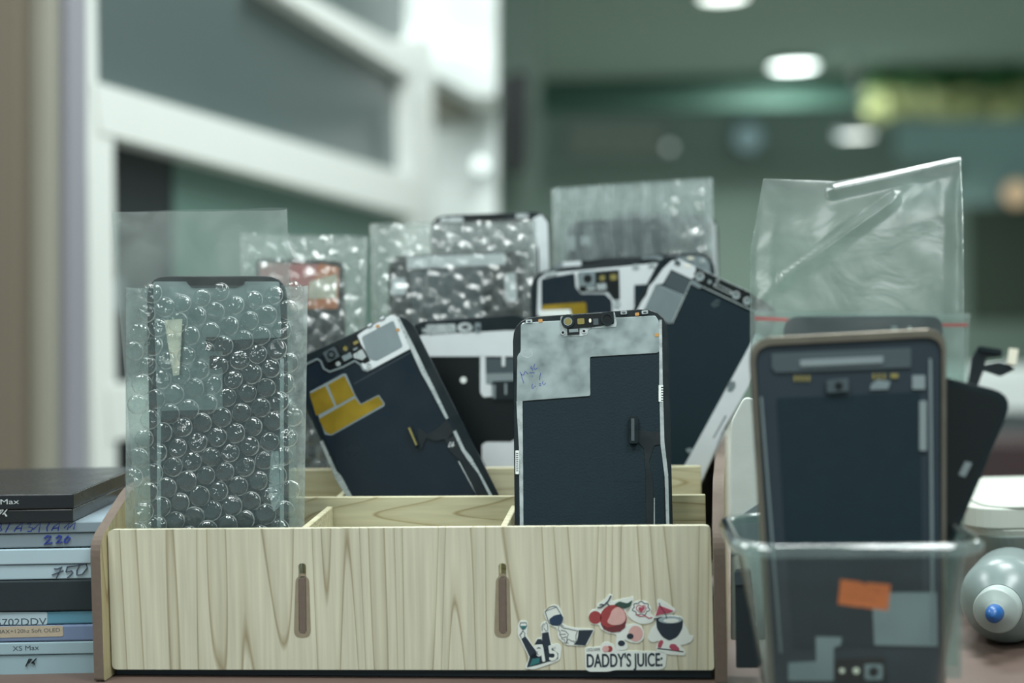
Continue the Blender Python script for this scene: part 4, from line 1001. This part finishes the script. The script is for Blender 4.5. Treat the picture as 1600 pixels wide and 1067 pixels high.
vs, fs, n = loft(rings); me = bpy.data.meshes.new('rim'); me.from_pydata(vs, [], fs); me.update(); obj('rim', me, M['tub_rim'], t, True)
# orange price sticker on the tub front
PT = Plane(1350, 930, 0.622 - 0.0376, -8, 4, 0.03)
t = thing('price_sticker', 'small orange price sticker with notched edges on the clear tub', 'sticker', PT)
part('label', PT, [(1313, 905), (1346, 909), (1350, 913), (1355, 910), (1391, 913), (1387, 953), (1352, 949), (1347, 947), (1342, 948), (1309, 943)], 0.3, 0.5, M['orange'], t)
M['or_ink'] = mat('sticker_ink', (150, 92, 62), 0.7)
part('print', PT, [stroke([(1325, 931), (1332, 928), (1334, 934), (1340, 930), (1346, 936), (1352, 931), (1360, 938), (1368, 936)], 1.1), stroke([(1352, 922), (1358, 916), (1362, 923)], 1.1), stroke([(1365, 916), (1372, 918), (1366, 926), (1376, 924)], 1.1)], 0.5, 0.56, M['or_ink'], t)

# F: framed screen standing in the tub
M['steel_frame'] = mat('worn_steel_frame', (128, 121, 110), 0.3, metal=0.75, var=0.25, vscale=70)
M['f_face'] = mat('dark_screen_back', (27, 42, 52), 0.55, spec=0.4, var=0.18, vscale=35)
PF = Plane(1330, 860, 0.611, 7, 1, 0.008); pl = PF
t = thing('framed_screen', 'large phone screen with worn steel frame standing in the clear tub', 'phone screen', PF, 'phone screens in the tub')
outer = [(1172, 528, 34), (1479, 512, 34), (1478, 1108, 30), (1206, 1108, 30)]
inner = [(1179, 541, 28), (1472, 526, 28), (1472, 1098, 24), (1212, 1098, 24)]
part('steel_frame', pl, (fillet(outer, 30), [fillet(inner, 26)]), -6.5, 0, M['steel_frame'], t, bev=0.0016)
part('screen_back', pl, fillet([(1181, 539, 28), (1470, 524, 28), (1471, 1099, 24), (1212, 1099, 24)], 26), -5.5, -1.2, M['f_face'], t)
part('inner_film', pl, fillet([(1214, 622), (1438, 612), (1444, 1010), (1238, 1015)], 4), -1.2, -0.9, M['matte'], t)
eb = part('ear_strip', pl, fillet([(1206, 552), (1424, 543), (1424, 574), (1212, 582), (1206, 574)], 2), -1.2, -0.5, M['dark_grey'], t)
part('ear_slot', pl, fillet([(1250, 562), (1380, 556), (1380, 567), (1250, 573)], 2), -0.5, 0.1, M['grey'], eb)
for q in [quad(1243 + 7 * i, 591, 3.6, 9) for i in range(4)] + [quad(1366 + 8 * i, 588, 3.6, 9) for i in range(3)] + [quad(1398, 587, 12, 7)]: part('contact', pl, q, -1.2, -0.6, M['lens_gold'], t)
part('sensor_block', pl, fillet([(1291, 594), (1325, 590), (1326, 611), (1292, 614)], 3), -1.2, 0.6, M['dark_grey'], t); part('sensor', pl, circ(1310, 603, 6), 0.6, 0.9, M['jet'], t)
part('tag', pl, [(1362, 600), (1372, 593), (1392, 596), (1388, 608), (1360, 609)], -1.2, -0.5, M['grey_foil'], t)
part('bracket', pl, [fillet(rect(1426, 586, 1446, 608), 2)], -1.2, -0.4, M['grey'], t)
part('side_bar', pl, [fillet(rect(1437, 626, 1448, 704), 2)], -0.9, -0.1, M['grey'], t)
part('rail', pl, [[(1452, 560), (1456, 560), (1460, 1000), (1456, 1000)], [(1188, 620), (1191, 620), (1222, 1020), (1219, 1020)]], -1.2, -0.3, M['grey_foil'], t)
part('grey_patch', pl, fillet([(1363, 926), (1464, 926), (1466, 1010), (1367, 1008)], 2), -0.9, -0.6, M['grey'], t)
part('plate', pl, fillet([(1275, 995), (1316, 996), (1314, 1008), (1303, 1012), (1303, 1064), (1232, 1064), (1232, 1036), (1276, 1034)], 2), -1.2, -0.5, M['grey'], t)
cb = part('camera_block', pl, fillet([(1305, 1030), (1384, 1026), (1388, 1064), (1305, 1066)], 4), -1.2, -0.6, M['jet'], t)
part('camera_ring', pl, [(fillet(rect(1351, 1038, 1379, 1062), 4), [circ(1365, 1050, 8)])], -0.6, 0.4, M['grey'], cb)
part('sensor', pl, [circ(1316, 1048, 4), circ(1338, 1048, 5)], -0.6, 0.0, M['paper'], cb)

# dark screen and red-striped zip bag just behind it
PZ = Plane(1350, 600, 0.645, 10, 1, 0.008)
t = thing('phone_screen', 'dark phone screen inside the zip bag behind the steel framed screen', 'phone screen', PZ, 'phone screens in the tub')
part('frame', PZ, fillet([(1225, 494, 24), (1474, 492, 24), (1470, 1060, 20), (1232, 1060, 20)], 24), -2.6, 0, M['f_face'], t, bev=0.0005)
part('sensor', PZ, [quad(1397, 513, 10, 8), quad(1421, 513, 6, 8)], 0, 0.4, M['grey'], t)
t = thing('zip_bag', 'short clear zip bag with a thin red stripe around the dark screen in the tub', 'bag', PZ, 'clear plastic bags')
M['red'] = mat('red_stripe', (196, 58, 60), 0.5)
qz = [(1178, 486), (1515, 489), (1502, 1060), (1208, 1060)]
sheet('front_film', PZ, qz, 50, 60, bagf(1.6, 1.6, 60, 2.0), M['clear2'], t)
sheet('back_film', PZ, qz, 50, 60, bagf(-4.4, 1.6, 60, 6.0), M['clear2'], t)
part('red_stripe', PZ, [[(1179, 494), (1232, 497), (1232, 502), (1179, 500)], [(1472, 505), (1514, 505), (1514, 510), (1472, 510)]], -0.6, -0.4, M['red'], t)
part('zip_ridge', PZ, [stroke([(1178, 490), (1300, 492), (1420, 494), (1514, 496)], 2.0)], 1.8, 2.4, M['clear2'], t)
# tall bag rising behind
PG = Plane(1340, 400, 0.692, 13.5, 1, 0.006)
t = thing('clear_bag', 'tall crumpled clear plastic bag rising above the tub at the right', 'bag', PG, 'clear plastic bags')
def tall(front, sd):
    q = [(1193, 280), (1500, 280), (1500, 1040), (1215, 1040)]
    def topx(s): # upper edge of the film in photo pixels
        if s < 0.36: return 280 + 4 * s / 0.36
        return 284 - 38 * (s - 0.36) / 0.64
    def leftx(y):
        return 1193 - 21 * min(1, max(0, (y - 280) / 110)) if y < 560 else 1172 + (y - 560) * 0.075
    def rightx(y): return 1500 + 5 * min(1, (y - 250) / 120) if y < 600 else 1505 - (y - 600) * 0.02
    nu, nv = 64, 96; vs, fs = [], []
    for j in range(nv + 1):
        for i in range(nu + 1):
            s, tt = i / nu, j / nv
            y0 = topx(s); y = y0 + (1040 - y0) * tt ** 1.3
            x = leftx(y) * (1 - s) + rightx(y) * s
            u, v = PG.uv(x, y)
            e = min(1, min(s, 1 - s) / 0.1) ** 0.6
            up = max(0, 1 - tt * 1.9)
            h = (3.2 if front else -3.2) * e * min(1, 0.25 + tt * 4)
            h += 2.4 * up * nz(u * 22, v * 22, sd) + 0.35 * up * nz(u * 90, v * 90, sd + 2)
            # diagonal crease from lower left to upper right, and the folded lip
            d1 = (y - (430 - (x - 1235) * 0.72)) / 9; h += 2.2 * math.exp(-d1 * d1) * (1 if 1215 < x < 1400 else 0.2) * (1 if front else 0)
            d2 = (y - (300 - (x - 1300) * 0.22)) / 8; h += (3.0 * math.exp(-d2 * d2) if x > 1295 else 0) * (1 if front else 0)
            vs.append((u, v, h * 0.001))
    for j in range(nv):
        for i in range(nu):
            a = j * (nu + 1) + i; fs.append((a, a + nu + 1, a + nu + 2, a + 1))
    me = bpy.data.meshes.new('tall'); me.from_pydata(vs, [], fs); me.update()
    return me
obj('front_film', tall(True, 1.0), M['clear2'], t, True)
obj('back_film', tall(False, 4.0), M['clear2'], t, True)
part('seam', PG, [stroke([(1193, 281), (1184, 335), (1174, 390), (1173, 480), (1174, 560)], 1.6), stroke([(1500, 248), (1504, 330), (1505, 480), (1506, 600)], 1.6), stroke([(1193, 280), (1304, 284)], 1.4)], -0.3, 0.3, M['clear'], t)

# G: tilted black screen with flex, right side of the tub
PH = Plane(1500, 780, 0.6258, 6, 0, 0.012); pl = PH
t = thing('phone_screen', 'glossy black phone screen tilted to the right in the tub, flex cable sticking up', 'phone screen', PH, 'phone screens in the tub')
part('frame', pl, fillet([(1352, 560, 30), (1588, 616, 40), (1408, 1042, 30), (1240, 1000, 30)], 34), -2.6, 0, M['black'], t, bev=0.0006)
part('back_film', pl, fillet([(1360, 572, 24), (1576, 624, 34), (1404, 1028, 24), (1250, 990, 24)], 28), 0, 0.25, M['jet'], t)
g6 = lambda *p: [(1120 + x / 2.54, 440 + y / 2.54) for x, y in p]
part('small_tag', pl, fillet(g6((985, 712), (1012, 720), (984, 776), (958, 766)), 2), 0.25, 0.5, M['grey'], t)
fx = part('flex_cable', pl, g6((998, 410), (1016, 300), (1042, 255), (1132, 268), (1136, 296), (1072, 304), (1064, 330), (1120, 318), (1166, 328), (1186, 346), (1128, 376), (1062, 350), (1036, 420)), -1.6, -0.9, M['flex'], t, r=2)
part('connector', pl, g6((1162, 264), (1196, 268), (1186, 332), (1152, 326)), -0.9, 0.6, M['paper'], fx); part('connector', pl, g6((1044, 256), (1130, 270), (1128, 290), (1040, 276)), -0.9, 0.8, M['black'], fx)

# ================================================================== things between organizer and tub, right edge
PWH = Plane(1150, 900, 0.705, 3, 8, 0.0)
M['foam'] = mat('white_foam', (206, 212, 208), 0.6, var=0.08, vscale=60, bump=0.4, bscale=80)
t = thing('foam_sleeve', 'white foam sleeve standing between the organizer and the clear tub', 'sleeve', PWH)
part('sleeve', PWH, fillet([(1142, 660, 10), (1164, 618, 12), (1192, 630, 10), (1196, 1000), (1142, 1000)], 3), -9, 0, M['foam'], t, bev=0.002)
part('tape', PWH, [(1143, 815), (1195, 780), (1195, 840), (1143, 870)], 0, 0.4, M['grey'], t)
PDK = Plane(1150, 1000, 0.682, 0, 10, 0.0)
t = thing('dark_case', 'small dark upright case on the desk beside the organizer', 'case', PDK)
part('case_body', PDK, fillet([(1148, 895, 5), (1172, 893, 5), (1190, 1044), (1150, 1044)], 3), -10, 0, M['bx_dark'], t, bev=0.001)
part('case_lid', PDK, fillet([(1147, 893, 3), (1173, 891, 3), (1175, 912), (1148, 914)], 2), 0, 0.6, M['dark_grey'], t)
# white lidded tub
M['lid_white'] = mat('white_lid', (190, 196, 188), 0.45, var=0.02); M['tub_grey'] = mat('milky_tub', (118, 128, 124), 0.45)
wt = at(1580, 830, 0.84); zt = at(1545, 796, 0.80).z
WX = at(1496, 830, 0.83).x
t = thing('white_tub', 'round-cornered white lidded tub standing behind the bottle', 'tub', Vector((WX + 0.075, 0.862, 0)))
def rb(name, h, r, z0, z1, m, g0=0.0):
    vs, fs, n = loft([(rrect(-h - 0 + g0, h - g0, -0.06 + g0, 0.06 - g0, r), z0), (rrect(-h, h, -0.06, 0.06, r), z1)])
    fs.append(list(range(n))[::-1]); fs.append(list(range(n, 2 * n)))
    me = bpy.data.meshes.new(name); me.from_pydata(vs, [], fs); me.update(); return bevel(obj(name, me, M[m], t), 0.001)
rb('body', 0.070, 0.018, 0.0005, zt - 0.016, 'tub_grey', 0.012)
rb('collar', 0.073, 0.02, zt - 0.024, zt - 0.012, 'lid_white', 0.004)
rb('lid', 0.075, 0.02, zt - 0.012, zt, 'lid_white')
rb('lid_ridge', 0.066, 0.018, zt, zt + 0.002, 'lid_white', -0.001)
# bottle lying with its nozzle towards the camera
M['bottle'] = mat('milky_bottle', (128, 142, 142), 0.3, spec=0.5); M['cap'] = mat('white_cap', (168, 180, 178), 0.4); M['tip'] = mat('blue_tip', (34, 92, 160), 0.35)
bc = at(1565, 950, 0.752)
t = thing('squeeze_bottle', 'milky plastic squeeze bottle with blue tip lying on the desk at the right edge', 'bottle', Vector((bc.x, bc.y, 0)))
rbt = 0.0232
def lz(name, prof, m, parent=t, dx=0, dz=0):
    me = lathe_mesh(prof, 40, 'Y')
    o = obj(name, me, M[m], parent, True); o.location = (dx, 0, rbt + dz); return o
lz('body', [(0.0001, 0.046), (0.019, 0.046), (rbt, 0.042), (rbt, 0.012), (rbt * 0.97, 0.006), (rbt * 0.86, 0.0), (rbt * 0.66, -0.005), (0.012, -0.008)], 'bottle')
c_ = lz('cap', [(0.0118, -0.006), (0.0118, -0.018), (0.0108, -0.0195), (0.006, -0.020), (0.0048, -0.023), (0.0001, -0.023)], 'cap')
n_ = lz('nozzle_tip', [(0.0046, -0.0225), (0.0044, -0.028), (0.003, -0.032), (0.0001, -0.033)], 'tip')

t.rotation_euler = (0, 0, R(-27))
